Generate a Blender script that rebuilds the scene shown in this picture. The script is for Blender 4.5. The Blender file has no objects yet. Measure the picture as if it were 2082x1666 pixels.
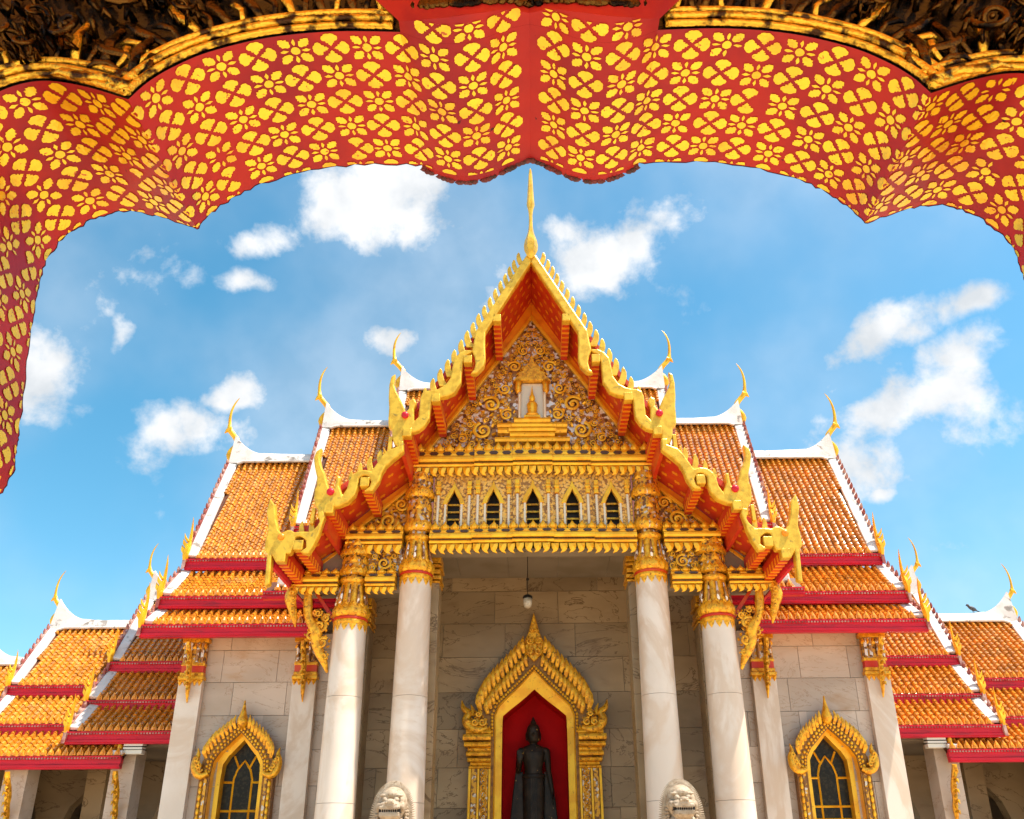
import bpy, math, random
from mathutils import Vector, Matrix
R = math.radians
S = bpy.context.scene
COL = S.collection
random.seed(7)

# ------------------------------------------------------------------ camera
cam_d = bpy.data.cameras.new('camera'); cam = bpy.data.objects.new('camera', cam_d); COL.objects.link(cam)
cam_d.sensor_width = 36.0; cam_d.lens = 27.1; cam_d.clip_start = 0.05; cam_d.clip_end = 3000
cam_d.shift_x = -0.0197
cam.location = (0, 0, 1.6)
cam.matrix_world = Matrix.Translation((0, 0, 1.6)) @ Matrix.Rotation(R(90 + 30.8), 4, 'X') @ Matrix.Rotation(R(-0.45), 4, 'Z')
S.camera = cam
C_ = S.cycles; C_.max_bounces = 7; C_.diffuse_bounces = 4; C_.glossy_bounces = 3; C_.transmission_bounces = 2; C_.caustics_reflective = False; C_.caustics_refractive = False; C_.use_adaptive_sampling = True; C_.adaptive_threshold = 0.02

# ------------------------------------------------------------------ sun, sky, exposure
SUN_DIR = Vector((0.40, -0.14, 0.90)).normalized()          # towards the sun
sl = bpy.data.lights.new('sun', 'SUN'); sl.energy = 4.5; sl.angle = R(0.6); sl.color = (1.0, 0.92, 0.79)
sun = bpy.data.objects.new('sun', sl); COL.objects.link(sun)
sun.rotation_euler = SUN_DIR.to_track_quat('Z', 'Y').to_euler(); sun.location = SUN_DIR * 60
S.view_settings.view_transform = 'Standard'; S.view_settings.look = 'None'
S.view_settings.exposure = 0.95; S.view_settings.gamma = 1.0; S.view_settings.use_curve_mapping = False

wd = bpy.data.worlds.new('World'); S.world = wd; wd.use_nodes = True
nt = wd.node_tree; N = nt.nodes; L = nt.links; N.clear()
w_out = N.new('ShaderNodeOutputWorld'); w_bg = N.new('ShaderNodeBackground'); w_bg.inputs[1].default_value = 0.10
sky = N.new('ShaderNodeTexSky'); sky.sky_type = 'NISHITA'; sky.sun_disc = False
sky.sun_elevation = math.asin(SUN_DIR.z); sky.sun_rotation = math.atan2(SUN_DIR.x, SUN_DIR.y)
sky.air_density = 1.0; sky.dust_density = 1.0; sky.ozone_density = 1.0; sky.altitude = 0
hsv = N.new('ShaderNodeHueSaturation'); hsv.inputs['Hue'].default_value = 0.474; hsv.inputs['Saturation'].default_value = 1.32; hsv.inputs['Value'].default_value = 1.22
L.new(sky.outputs[0], hsv.inputs['Color'])
tc = N.new('ShaderNodeTexCoord')
nz = N.new('ShaderNodeTexNoise'); nz.inputs['Scale'].default_value = 11.0; nz.inputs['Detail'].default_value = 8; nz.inputs['Roughness'].default_value = 0.60; nz.inputs['Distortion'].default_value = 0.1
L.new(tc.outputs['Generated'], nz.inputs['Vector'])

def w_math(op, a, b=None, clamp=False):
    m = N.new('ShaderNodeMath'); m.operation = op; m.use_clamp = clamp
    for i, q in enumerate((a, b)):
        if q is None: continue
        if isinstance(q, (int, float)): m.inputs[i].default_value = q
        else: L.new(q, m.inputs[i])
    return m.outputs[0]

wn = N.new('ShaderNodeTexNoise'); wn.inputs['Scale'].default_value = 5.0; wn.inputs['Detail'].default_value = 3
L.new(tc.outputs['Generated'], wn.inputs['Vector'])
wsub = N.new('ShaderNodeVectorMath'); wsub.operation = 'SUBTRACT'; wsub.inputs[1].default_value = (.5, .5, .5); L.new(wn.outputs['Color'], wsub.inputs[0])
wmul = N.new('ShaderNodeVectorMath'); wmul.operation = 'SCALE'; wmul.inputs['Scale'].default_value = 0.11; L.new(wsub.outputs[0], wmul.inputs[0])
wvec = N.new('ShaderNodeVectorMath'); wvec.operation = 'ADD'; L.new(tc.outputs['Generated'], wvec.inputs[0]); L.new(wmul.outputs[0], wvec.inputs[1])
# cumulus banks: azimuth (deg, right of the temple axis), elevation (deg), half width, half height (deg), density
BANKS = [(-17.5, 44.8, 6.6, 4.0, 1.0), (-14.0, 46.8, 4.6, 3.0, 0.95), (-25.0, 41, 3.2, 1.5, 0.8), (5.4, 41, 4.2, 3.2, 1.0), (2.4, 43.4, 2.4, 2.0, 0.85),
         (9.0, 42.2, 2.4, 2.4, 0.9), (-4.5, 38.4, 4.6, 2.0, 0.75), (-11.5, 35.6, 4.4, 1.8, 0.8), (-25.5, 38.0, 1.9, 1.3, 0.85), (-37.6, 29.0, 3.6, 4.2, 1.05),
         (-33.6, 32.0, 1.1, 1.5, 0.8), (-26.2, 26.6, 4.4, 3.0, 1.05), (-24.2, 29.4, 2.4, 2.4, 0.9), (30.0, 27.0, 6.6, 3.8, 1.15), (26.2, 24.4, 5.2, 3.2, 1.1),
         (33.0, 29.4, 3.2, 2.0, 0.9), (28.0, 32.6, 4.6, 1.6, 0.9), (35.2, 32.6, 2.6, 1.2, 0.85), (26.2, 21.8, 1.5, 0.8, 0.85), (24.8, 30.4, 1.6, 1.1, 0.7), (14, 44, 5.5, 2.4, 0.40),
         (95, 28, 12, 5, 0.9), (165, 30, 12, 5, 0.9), (235, 30, 12, 5, 0.9), (305, 25, 10, 4, 0.9), (45, 62, 8, 4, 0.8), (190, 70, 9, 5, 0.8), (300, 62, 8, 5, 0.8)]
acc = None
for az, el, ra, rb, dens in BANKS:
    a, e = R(az), R(el)
    d = Vector((math.sin(a) * math.cos(e), math.cos(a) * math.cos(e), math.sin(e)))
    mp = N.new('ShaderNodeMapping'); mp.vector_type = 'TEXTURE'
    mp.inputs['Location'].default_value = d
    mp.inputs['Rotation'].default_value = (Matrix.Rotation(-a, 3, 'Z') @ Matrix.Rotation(e, 3, 'X')).to_euler()
    mp.inputs['Scale'].default_value = (math.sin(R(ra)), 0.5, math.sin(R(rb)))
    L.new(wvec.outputs[0], mp.inputs['Vector'])
    ln = N.new('ShaderNodeVectorMath'); ln.operation = 'LENGTH'; L.new(mp.outputs[0], ln.inputs[0])
    v = w_math('MULTIPLY', w_math('SUBTRACT', 1.25, ln.outputs['Value'], True), dens)
    acc = v if acc is None else w_math('MAXIMUM', acc, v)
edge = w_math('ADD', acc, w_math('MULTIPLY', w_math('SUBTRACT', nz.outputs['Fac'], 0.52), 2.9))
mr = N.new('ShaderNodeMapRange'); mr.interpolation_type = 'SMOOTHSTEP'; mr.inputs['From Min'].default_value = 0.22; mr.inputs['From Max'].default_value = 0.98
L.new(edge, mr.inputs['Value'])
# thin veil of high haze everywhere, a little denser towards the horizon
nz2 = N.new('ShaderNodeTexNoise'); nz2.inputs['Scale'].default_value = 2.2; nz2.inputs['Detail'].default_value = 5
L.new(tc.outputs['Generated'], nz2.inputs['Vector'])
veil = N.new('ShaderNodeMapRange'); veil.interpolation_type = 'SMOOTHSTEP'; veil.inputs['From Min'].default_value = 0.42; veil.inputs['From Max'].default_value = 0.72; veil.inputs['To Max'].default_value = 0.32
L.new(nz2.outputs['Fac'], veil.inputs['Value'])
msk = w_math('MAXIMUM', mr.outputs[0], veil.outputs[0])
nz3 = N.new('ShaderNodeTexNoise'); nz3.inputs['Scale'].default_value = 14; nz3.inputs['Detail'].default_value = 6
L.new(tc.outputs['Generated'], nz3.inputs['Vector'])
cr = N.new('ShaderNodeValToRGB'); cr.color_ramp.elements[0].position = 0.36; cr.color_ramp.elements[0].color = (3.9, 4.15, 4.4, 1)
cr.color_ramp.elements[1].position = 0.60; cr.color_ramp.elements[1].color = (5.5, 5.55, 5.6, 1)
L.new(nz3.outputs['Fac'], cr.inputs[0])
mx = N.new('ShaderNodeMix'); mx.data_type = 'RGBA'
L.new(msk, mx.inputs[0]); L.new(hsv.outputs[0], mx.inputs[6]); L.new(cr.outputs[0], mx.inputs[7])
L.new(mx.outputs[2], w_bg.inputs[0]); L.new(w_bg.outputs[0], w_out.inputs[0])

# ------------------------------------------------------------------ helpers
WM = {}
LEAN = [0.0, 0.0]      # walls and columns are battered: x grows by this share per metre above the second value
def batter(k=0.0, z0=0.0): LEAN[0], LEAN[1] = k, z0
def tag(o, label=None, cat=None, group=None, kind=None):
    for k, v in (('label', label), ('category', cat), ('group', group), ('kind', kind)):
        if v: o[k] = v
    return o
def empty(name, loc, label=None, cat=None, group=None):
    o = bpy.data.objects.new(name, None); COL.objects.link(o); o.location = loc; o.empty_display_size = 0.3
    WM[o] = Matrix.Translation(loc)
    return tag(o, label, cat, group)
def link(name, me, parent=None, mw=None):
    o = bpy.data.objects.new(name, me); COL.objects.link(o)
    if mw is not None and LEAN[0]: mw = Matrix.Translation((mw.translation.x * LEAN[0] * (mw.translation.z - LEAN[1]), 0, 0)) @ mw
    mw = mw or Matrix.Identity(4)
    if parent is not None:
        o.parent = parent; o.matrix_parent_inverse = WM[parent].inverted()
    o.matrix_basis = mw; WM[o] = mw
    return o

class MB:
    def __init__(s): s.v = []; s.f = []
    def add(s, vs, fs):
        b = len(s.v); s.v += [tuple(q) for q in vs]; s.f += [tuple(b + i for i in f) for f in fs]; return s
    def box(s, x0, x1, y0, y1, z0, z1):
        return s.add([(x0, y0, z0), (x1, y0, z0), (x1, y1, z0), (x0, y1, z0), (x0, y0, z1), (x1, y0, z1), (x1, y1, z1), (x0, y1, z1)],
                     [(0, 3, 2, 1), (4, 5, 6, 7), (0, 1, 5, 4), (1, 2, 6, 5), (2, 3, 7, 6), (3, 0, 4, 7)])
    def prism(s, poly, a0, a1, axis='y'):
        n = len(poly)
        def pt(p, a):
            return (p[0], a, p[1]) if axis == 'y' else ((a, p[0], p[1]) if axis == 'x' else (p[0], p[1], a))
        ar = sum(poly[i][0] * poly[(i + 1) % n][1] - poly[(i + 1) % n][0] * poly[i][1] for i in range(n))
        if ar < 0: poly = list(reversed(poly))
        vs = [pt(p, a0) for p in poly] + [pt(p, a1) for p in poly]
        fs = [tuple(range(n)), tuple(range(2 * n - 1, n - 1, -1))] + [(i, n + i, n + (i + 1) % n, (i + 1) % n) for i in range(n)]
        if axis == 'x' or axis == 'z': fs = [tuple(reversed(f)) for f in fs]
        return s.add(vs, fs)
    def lathe(s, prof, cx, cy, n=24, mod=None, cap=True):
        b = len(s.v); m = len(prof)
        for r, z in prof:
            for i in range(n):
                t = 2 * math.pi * i / n
                rr = r * (mod(t, z) if mod else 1)
                s.v.append((cx + rr * math.cos(t), cy + rr * math.sin(t), z))
        up = prof[-1][1] > prof[0][1]
        for j in range(m - 1):
            for i in range(n):
                q = (b + j * n + i, b + j * n + (i + 1) % n, b + (j + 1) * n + (i + 1) % n, b + (j + 1) * n + i)
                s.f.append(q if up else tuple(reversed(q)))
        if cap:
            f0 = tuple(b + i for i in range(n)); f1 = tuple(b + (m - 1) * n + i for i in range(n))
            s.f.append(tuple(reversed(f0)) if up else f0); s.f.append(f1 if up else tuple(reversed(f1)))
        return s
    def tube(s, path, rad, n=6, sq=(1, 1), ref=(0, 1, 0)):
        path = [Vector(p) for p in path]; m = len(path)
        if isinstance(rad, (int, float)): rad = [rad] * m
        b = len(s.v); ref = Vector(ref)
        for i, p in enumerate(path):
            t = (path[min(i + 1, m - 1)] - path[max(i - 1, 0)]).normalized()
            e1 = ref - t * ref.dot(t)
            e1 = e1.normalized() if e1.length > 1e-4 else t.orthogonal().normalized()
            e2 = t.cross(e1)
            for k in range(n):
                a = 2 * math.pi * k / n
                s.v.append(tuple(p + e1 * (rad[i] * sq[0] * math.cos(a)) + e2 * (rad[i] * sq[1] * math.sin(a))))
        for j in range(m - 1):
            for k in range(n):
                s.f.append((b + j * n + k, b + j * n + (k + 1) % n, b + (j + 1) * n + (k + 1) % n, b + (j + 1) * n + k))
        s.f.append(tuple(b + k for k in reversed(range(n)))); s.f.append(tuple(b + (m - 1) * n + k for k in range(n)))
        return s
    def ball(s, c, r, n=10, m=7, rot=None):
        if isinstance(r, (int, float)): r = (r, r, r)
        b = len(s.v); vs = [(0, 0, -1)]
        for j in range(1, m):
            ph = -math.pi / 2 + math.pi * j / m
            for i in range(n):
                t = 2 * math.pi * i / n
                vs.append((math.cos(ph) * math.cos(t), math.cos(ph) * math.sin(t), math.sin(ph)))
        vs.append((0, 0, 1))
        M3 = rot or Matrix.Identity(3)
        vs = [tuple(Vector(c) + M3 @ Vector((q[0] * r[0], q[1] * r[1], q[2] * r[2]))) for q in vs]
        fs = [(0, 1 + (i + 1) % n, 1 + i) for i in range(n)]
        for j in range(m - 2):
            for i in range(n):
                fs.append((1 + j * n + i, 1 + j * n + (i + 1) % n, 1 + (j + 1) * n + (i + 1) % n, 1 + (j + 1) * n + i))
        e = len(vs) - 1
        fs += [(e, 1 + (m - 2) * n + i, 1 + (m - 2) * n + (i + 1) % n) for i in range(n)]
        return s.add(vs, fs)
    def cap(s, a, b_, ra, rb, n=8):
        a, b_ = Vector(a), Vector(b_); d = b_ - a
        ts = [(-ra * .7, ra * .55), (-ra * .35, ra * .9), (0, ra), (d.length, rb), (d.length + rb * .35, rb * .9), (d.length + rb * .7, rb * .55)]
        dn = d.normalized()
        return s.tube([a + dn * t for t, _ in ts], [r for _, r in ts], n)
    def mesh(s, name, mat, smooth=False, ang=None):
        me = bpy.data.meshes.new(name); me.from_pydata(s.v, [], s.f); me.validate()
        if mat: me.materials.append(mat)
        if smooth:
            me.polygons.foreach_set('use_smooth', [True] * len(me.polygons))
            if ang is not None:
                try: me.set_sharp_from_angle(angle=R(ang))
                except Exception: pass
        me.update(); return me
    def build(s, name, mat, parent=None, smooth=False, ang=None, bevel=0, mw=None):
        if LEAN[0] and mw is None: s.v = [(v[0] * (1 + LEAN[0] * (v[2] - LEAN[1])), v[1], v[2]) for v in s.v]
        o = link(name, s.mesh(name, mat, smooth, ang), parent, mw)
        if bevel:
            b = o.modifiers.new('bevel', 'BEVEL'); b.width = bevel; b.segments = 2; b.limit_method = 'ANGLE'; b.angle_limit = R(40); b.use_clamp_overlap = True
        return o
def remesh(o, vox, smooth=4):
    m = o.modifiers.new('remesh', 'REMESH'); m.mode = 'VOXEL'; m.voxel_size = vox; m.use_smooth_shade = True
    if smooth:
        k = o.modifiers.new('smooth', 'SMOOTH'); k.factor = 0.5; k.iterations = smooth
    return o
def catmull(pts, n=4):
    out = []
    for i in range(len(pts) - 1):
        p0, p1, p2, p3 = pts[max(i - 1, 0)], pts[i], pts[i + 1], pts[min(i + 2, len(pts) - 1)]
        for k in range(n):
            t = k / n
            out.append(tuple(0.5 * (2 * p1[j] + (p2[j] - p0[j]) * t + (2 * p0[j] - 5 * p1[j] + 4 * p2[j] - p3[j]) * t * t + (3 * p1[j] - p0[j] - 3 * p2[j] + p3[j]) * t ** 3) for j in range(len(p1))))
    return out + [tuple(pts[-1])]
def mir(poly, s): return [(s * p[0], p[1]) for p in poly]

# ------------------------------------------------------------------ materials
def material(name, base, rough=0.5, metal=0.0, c2=None, c2_scale=4.0, c2_lo=0.4, c2_hi=0.65, rnd=0.0, bump=0.0, bump_scale=30.0, coat=0.0, spec=0.5, vein=None, vor=None, dirt=None, stretch=None):
    m = bpy.data.materials.new(name); m.use_nodes = True
    t = m.node_tree; n = t.nodes; l = t.links; p = n['Principled BSDF']
    p.inputs['Roughness'].default_value = rough; p.inputs['Metallic'].default_value = metal
    p.inputs['Specular IOR Level'].default_value = spec
    if coat: p.inputs['Coat Weight'].default_value = coat; p.inputs['Coat Roughness'].default_value = 0.08
    co = n.new('ShaderNodeTexCoord').outputs['Object']
    if stretch:
        mp = n.new('ShaderNodeMapping'); mp.inputs['Scale'].default_value = stretch; l.new(co, mp.inputs[0]); co = mp.outputs[0]
    rgb = n.new('ShaderNodeRGB'); rgb.outputs[0].default_value = (*base, 1); col = rgb.outputs[0]
    def noise(scale, detail=5, dist=0.0):
        q = n.new('ShaderNodeTexNoise'); q.inputs['Scale'].default_value = scale; q.inputs['Detail'].default_value = detail; q.inputs['Distortion'].default_value = dist
        l.new(co, q.inputs['Vector']); return q.outputs['Fac']
    def ramp(fac, lo, hi, a=0.0, b=1.0):
        q = n.new('ShaderNodeMapRange'); q.interpolation_type = 'SMOOTHSTEP'
        q.inputs['From Min'].default_value = lo; q.inputs['From Max'].default_value = hi; q.inputs['To Min'].default_value = a; q.inputs['To Max'].default_value = b
        l.new(fac, q.inputs['Value']); return q.outputs[0]
    def mix(fac, a, b, mode='MIX'):
        q = n.new('ShaderNodeMix'); q.data_type = 'RGBA'; q.blend_type = mode
        if isinstance(fac, (int, float)): q.inputs[0].default_value = fac
        else: l.new(fac, q.inputs[0])
        for i, c in ((6, a), (7, b)):
            if isinstance(c, tuple): q.inputs[i].default_value = (*c, 1)
            else: l.new(c, q.inputs[i])
        return q.outputs[2]
    if c2: col = mix(ramp(noise(c2_scale, 6), c2_lo, c2_hi), col, c2)
    if vor:
        q = n.new('ShaderNodeTexVoronoi'); q.inputs['Scale'].default_value = vor[0]; l.new(co, q.inputs['Vector'])
        sp = n.new('ShaderNodeSeparateColor'); l.new(q.outputs['Color'], sp.inputs[0])
        col = mix(ramp(sp.outputs[0], vor[2], vor[2] + 0.05), col, vor[1])
        if len(vor) > 3: col = mix(ramp(sp.outputs[1], vor[4], vor[4] + 0.05), col, vor[3])
        if len(vor) > 5:
            col = mix(ramp(q.outputs['Distance'], vor[6], vor[6] + 0.1), col, vor[5])
    if vein:
        w = n.new('ShaderNodeTexNoise'); w.inputs['Scale'].default_value = vein[0]; w.inputs['Detail'].default_value = 8; w.inputs['Distortion'].default_value = vein[3] if len(vein) > 3 else 1.6; w.inputs['Roughness'].default_value = 0.6
        oi = n.new('ShaderNodeObjectInfo'); ad = n.new('ShaderNodeVectorMath'); ad.operation = 'ADD'
        sc = n.new('ShaderNodeVectorMath'); sc.operation = 'SCALE'; sc.inputs[0].default_value = (31, 17, 23); l.new(oi.outputs['Random'], sc.inputs['Scale'])
        l.new(co, ad.inputs[0]); l.new(sc.outputs[0], ad.inputs[1]); l.new(ad.outputs[0], w.inputs['Vector'])
        sb = n.new('ShaderNodeMath'); sb.operation = 'SUBTRACT'; l.new(w.outputs['Fac'], sb.inputs[0]); sb.inputs[1].default_value = 0.5
        ab = n.new('ShaderNodeMath'); ab.operation = 'ABSOLUTE'; l.new(sb.outputs[0], ab.inputs[0])
        col = mix(ramp(ab.outputs[0], 0.0, vein[2], 1.0, 0.0), col, vein[1])
    if dirt: col = mix(ramp(noise(dirt[0], 9, 0.4), dirt[2], dirt[2] + dirt[3]), col, dirt[1])
    if rnd:
        oi = n.new('ShaderNodeObjectInfo'); ge = n.new('ShaderNodeNewGeometry')
        ad = n.new('ShaderNodeMath'); ad.operation = 'ADD'; l.new(oi.outputs['Random'], ad.inputs[0]); l.new(ge.outputs['Random Per Island'], ad.inputs[1])
        fr = n.new('ShaderNodeMath'); fr.operation = 'FRACT'; l.new(ad.outputs[0], fr.inputs[0])
        hs = n.new('ShaderNodeHueSaturation'); l.new(col, hs.inputs['Color'])
        l.new(ramp(fr.outputs[0], -0.2, 1.2, 1 - rnd, 1 + rnd), hs.inputs['Value']); col = hs.outputs[0]
    l.new(col, p.inputs['Base Color'])
    if bump:
        b = n.new('ShaderNodeBump'); b.inputs['Strength'].default_value = bump; b.inputs['Distance'].default_value = 0.02
        l.new(noise(bump_scale, 4), b.inputs['Height']); l.new(b.outputs[0], p.inputs['Normal'])
    return m

M = {}
M['gold'] = material('gold_leaf', (1.0, 0.50, 0.022), 0.29, 0.38, c2=(0.70, 0.28, 0.01), c2_scale=9, bump=0.45, bump_scale=34, dirt=(16, (0.26, 0.09, 0.008), 0.54, 0.18))
M['gold_trim'] = material('gold_trim', (1.0, 0.55, 0.025), 0.29, 0.35, c2=(0.88, 0.40, 0.012), c2_scale=3, bump=0.22, bump_scale=45, dirt=(11, (0.30, 0.11, 0.01), 0.60, 0.2))
M['pale_gold'] = material('pale_gold', (0.90, 0.53, 0.045), 0.30, 0.28, c2=(0.70, 0.38, 0.025), c2_scale=5, bump=0.35, bump_scale=34, dirt=(6, (0.42, 0.25, 0.04), 0.60, 0.15))
M['mosaic'] = material('glass_mosaic', (0.80, 0.38, 0.03), 0.25, 0.4, vor=(15, (0.72, 0.60, 0.48), 0.80, (0.26, 0.11, 0.03), 0.66), bump=0.5, bump_scale=60)
M['mirror'] = material('mirror_mosaic', (0.46, 0.22, 0.07), 0.22, 0.3, vor=(10, (0.90, 0.84, 0.80), 0.62, (0.20, 0.08, 0.03), 0.74), bump=0.4, bump_scale=50)
M['lattice'] = material('gold_lattice', (0.92, 0.50, 0.07), 0.4, 0.1, vor=(14, (0.85, 0.50, 0.12), 0.5, (0.60, 0.28, 0.04), 0.80, (0.34, 0.15, 0.03), 0.55), bump=0.4, bump_scale=45)
M['deep_gold'] = material('aged_gilt_ground', (0.34, 0.135, 0.012), 0.35, 0.3, c2=(0.18, 0.065, 0.008), c2_scale=12, bump=0.4, bump_scale=30)
M['bead'] = material('white_bead', (0.80, 0.68, 0.50), 0.3, 0.15, bump=0.2)
M['orange'] = material('orange_gilt_board', (0.95, 0.34, 0.01), 0.38, 0.1, c2=(0.80, 0.22, 0.008), c2_scale=1.6, bump=0.06)
M['red'] = material('red_lacquer', (0.60, 0.030, 0.010), 0.42, c2=(0.68, 0.075, 0.008), c2_scale=2.0, bump=0.08, bump_scale=18)
M['fascia'] = material('crimson_fascia', (0.64, 0.012, 0.035), 0.42, c2=(0.54, 0.012, 0.03), c2_scale=3, bump=0.06, bump_scale=15, dirt=(2.6, (0.34, 0.02, 0.035), 0.50, 0.22), spec=0.3, stretch=(0.4, 1, 4))
M['tile'] = material('glazed_tile', (0.60, 0.225, 0.018), 0.20, 0.0, c2=(0.52, 0.27, 0.075), c2_scale=2.6, c2_lo=0.52, c2_hi=0.74, rnd=0.36, coat=1.0, dirt=(5, (0.20, 0.07, 0.02), 0.66, 0.12))
M['tile_base'] = material('tile_bed', (0.11, 0.03, 0.01), 0.6)
M['eave'] = material('eave_tile_glaze', (0.80, 0.33, 0.02), 0.22, 0.0, c2=(0.66, 0.22, 0.012), c2_scale=3, rnd=0.2, coat=0.5)
M['plaster'] = material('white_plaster', (0.70, 0.66, 0.63), 0.6, c2=(0.60, 0.53, 0.49), c2_scale=1.6, dirt=(3.6, (0.26, 0.22, 0.19), 0.58, 0.12), bump=0.2, bump_scale=10)
M['verge'] = material('end_board_red', (0.32, 0.07, 0.06), 0.5, c2=(0.55, 0.35, 0.30), c2_scale=3, bump=0.2)
M['marble'] = material('column_marble', (0.80, 0.695, 0.605), 0.34, c2=(0.72, 0.61, 0.515), c2_scale=0.9, vein=(0.32, (0.68, 0.535, 0.415), 0.09, 1.8), bump=0.03, dirt=(2.2, (0.68, 0.53, 0.40), 0.56, 0.25), stretch=(1, 1, .6))
M['wall'] = material('wall_marble', (0.58, 0.465, 0.375), 0.40, c2=(0.47, 0.365, 0.28), c2_scale=0.7, c2_lo=0.35, c2_hi=0.7, rnd=0.16, vein=(0.6, (0.40, 0.27, 0.18), 0.012, 2.6), bump=0.05, bump_scale=8, dirt=(1.3, (0.46, 0.30, 0.18), 0.54, 0.25), stretch=(0.7, 1, 1.5))
M['shaded_wall'] = material('shaded_brown_marble', (0.335, 0.232, 0.125), 0.42, c2=(0.25, 0.165, 0.082), c2_scale=0.7, c2_lo=0.35, c2_hi=0.7, rnd=0.26, vein=(0.45, (0.13, 0.075, 0.032), 0.012, 1.8), bump=0.05, bump_scale=8, dirt=(1.3, (0.22, 0.135, 0.065), 0.54, 0.25), stretch=(0.7, 1, 1.5))  # browner wall marble with the porch's shade darkened into its colour
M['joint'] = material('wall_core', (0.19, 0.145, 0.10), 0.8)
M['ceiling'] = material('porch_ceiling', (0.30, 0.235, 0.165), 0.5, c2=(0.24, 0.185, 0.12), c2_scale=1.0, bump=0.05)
M['glass'] = material('dark_etched_glass', (0.018, 0.015, 0.010), 0.30, c2=(0.040, 0.032, 0.018), c2_scale=16, c2_lo=0.50, c2_hi=0.60, spec=0.18)
M['dark'] = material('dark_recess', (0.016, 0.012, 0.010), 0.7)
M['inlay'] = material('dark_glass_inlay', (0.10, 0.045, 0.02), 0.25, 0.2)
M['niche_red'] = material('niche_red', (0.50, 0.004, 0.005), 0.7, c2=(0.42, 0.003, 0.004), c2_scale=2, spec=0.1)
M['bronze'] = material('black_bronze', (0.016, 0.010, 0.006), 0.50, 0.1, c2=(0.036, 0.022, 0.012), c2_scale=5, bump=0.12, bump_scale=25, dirt=(8, (0.45, 0.28, 0.07), 0.67, 0.04), spec=0.3)
M['lion'] = material('lion_marble', (0.44, 0.345, 0.245), 0.6, c2=(0.34, 0.25, 0.165), c2_scale=8, bump=0.5, bump_scale=26, dirt=(12, (0.24, 0.155, 0.085), 0.56, 0.16))
M['soffit'] = material('arch_red_paint', (0.45, 0.017, 0.010), 0.45, c2=(0.31, 0.011, 0.015), c2_scale=3.2, bump=0.18, bump_scale=9, dirt=(24, (0.07, 0.006, 0.010), 0.72, 0.03), spec=0.25)
M['stencil'] = material('gold_leaf_stencil', (0.98, 0.60, 0.02), 0.30, 0.35, c2=(0.85, 0.38, 0.012), c2_scale=5, c2_lo=0.50, c2_hi=0.72, rnd=0.10, bump=0.3, bump_scale=30, dirt=(70, (0.50, 0.10, 0.02), 0.64, 0.06))
M['soffit_edge'] = material('arch_worn_edge', (0.16, 0.020, 0.018), 0.6, c2=(0.05, 0.02, 0.015), c2_scale=30, bump=0.5, bump_scale=60)
M['lacquer_black'] = material('black_lacquer', (0.004, 0.003, 0.003), 0.22, c2=(0.012, 0.010, 0.009), c2_scale=12, bump=0.2)
M['patina_gold'] = material('dark_patina_gold', (0.85, 0.46, 0.035), 0.22, 0.8, c2=(0.05, 0.018, 0.004), c2_scale=16, c2_lo=0.50, c2_hi=0.62, bump=0.4, bump_scale=60)
M['paving'] = material('court_stone_paving', (0.60, 0.465, 0.32), 0.6, c2=(0.54, 0.41, 0.27), c2_scale=0.6, bump=0.05)
M['floor'] = material('bounce_floor_marble', (0.76, 0.68, 0.56), 0.5, c2=(0.70, 0.61, 0.48), c2_scale=0.8, bump=0.03)  # pale surface for the added floor that throws light up at the soffit
M['tarnish'] = material('tarnished_carving', (0.13, 0.055, 0.008), 0.20, 0.9, c2=(0.008, 0.004, 0.002), c2_scale=14, c2_lo=0.45, c2_hi=0.6, bump=0.4, bump_scale=60)
M['lamp_white'] = material('lamp_casing', (0.74, 0.71, 0.64), 0.4)
M['lamp_glass'] = material('lamp_globe', (0.46, 0.38, 0.28), 0.15, c2=(0.62, 0.55, 0.44), c2_scale=9)
M['iron'] = material('dark_iron', (0.03, 0.025, 0.02), 0.4, 0.6)
M['feather'] = material('pigeon_grey', (0.05, 0.05, 0.06), 0.6, c2=(0.10, 0.10, 0.11), c2_scale=20)

# ------------------------------------------------------------------ ground
g = MB(); g.add([(-400, -400, 0), (400, -400, 0), (400, 600, 0), (-400, 600, 0)], [(0, 1, 2, 3)])
tag(g.build('ground', M['paving']), kind='structure')

# ------------------------------------------------------------------ roofs
TW, TL = 0.212, 0.158
def tile_geo():
    vs, fs = [], []
    for (y, r, zb) in ((0.0, 0.052, 0.020), (TL * 1.12, 0.062, 0.042)):
        for k in range(6):
            a = math.pi * k / 5
            vs.append((-r * math.cos(a), y, zb + r * 1.25 * math.sin(a) - (0.04 if k in (0, 5) else 0)))
    fs += [(k, k + 1, 7 + k, 6 + k) for k in range(5)] + [(6, 7, 8, 9, 10, 11)]
    b = len(vs); h = TW - 0.05
    vs += [(0.05, 0, -.012), (h, 0, -.012), (h, TL * 1.08, 0.004), (0.05, TL * 1.08, 0.004), (0.05, TL * 1.08, -.012), (h, TL * 1.08, -.012)]
    fs += [(b, b + 1, b + 2, b + 3), (b + 3, b + 2, b + 5, b + 4)]
    return vs, [tuple(reversed(f)) for f in fs]
TV, TF = tile_geo()
_m = MB(); _m.add(TV, TF); TILE_ME = _m.mesh('tile', M['tile'], True, 50)
_m = MB()
_m.prism([(-0.088, 0), (0.088, 0), (0.075, 0.07), (0.03, 0.15), (0, 0.22), (-0.03, 0.15), (-0.075, 0.07)], -0.02, 0.02)
_m.tube([(0, -0.02, 0.02), (0, -0.035, 0.08), (0, -0.02, 0.17)], [0.05, 0.045, 0.01], 6)
EAVE_ME = _m.mesh('eave_tile', M['eave'])

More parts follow.
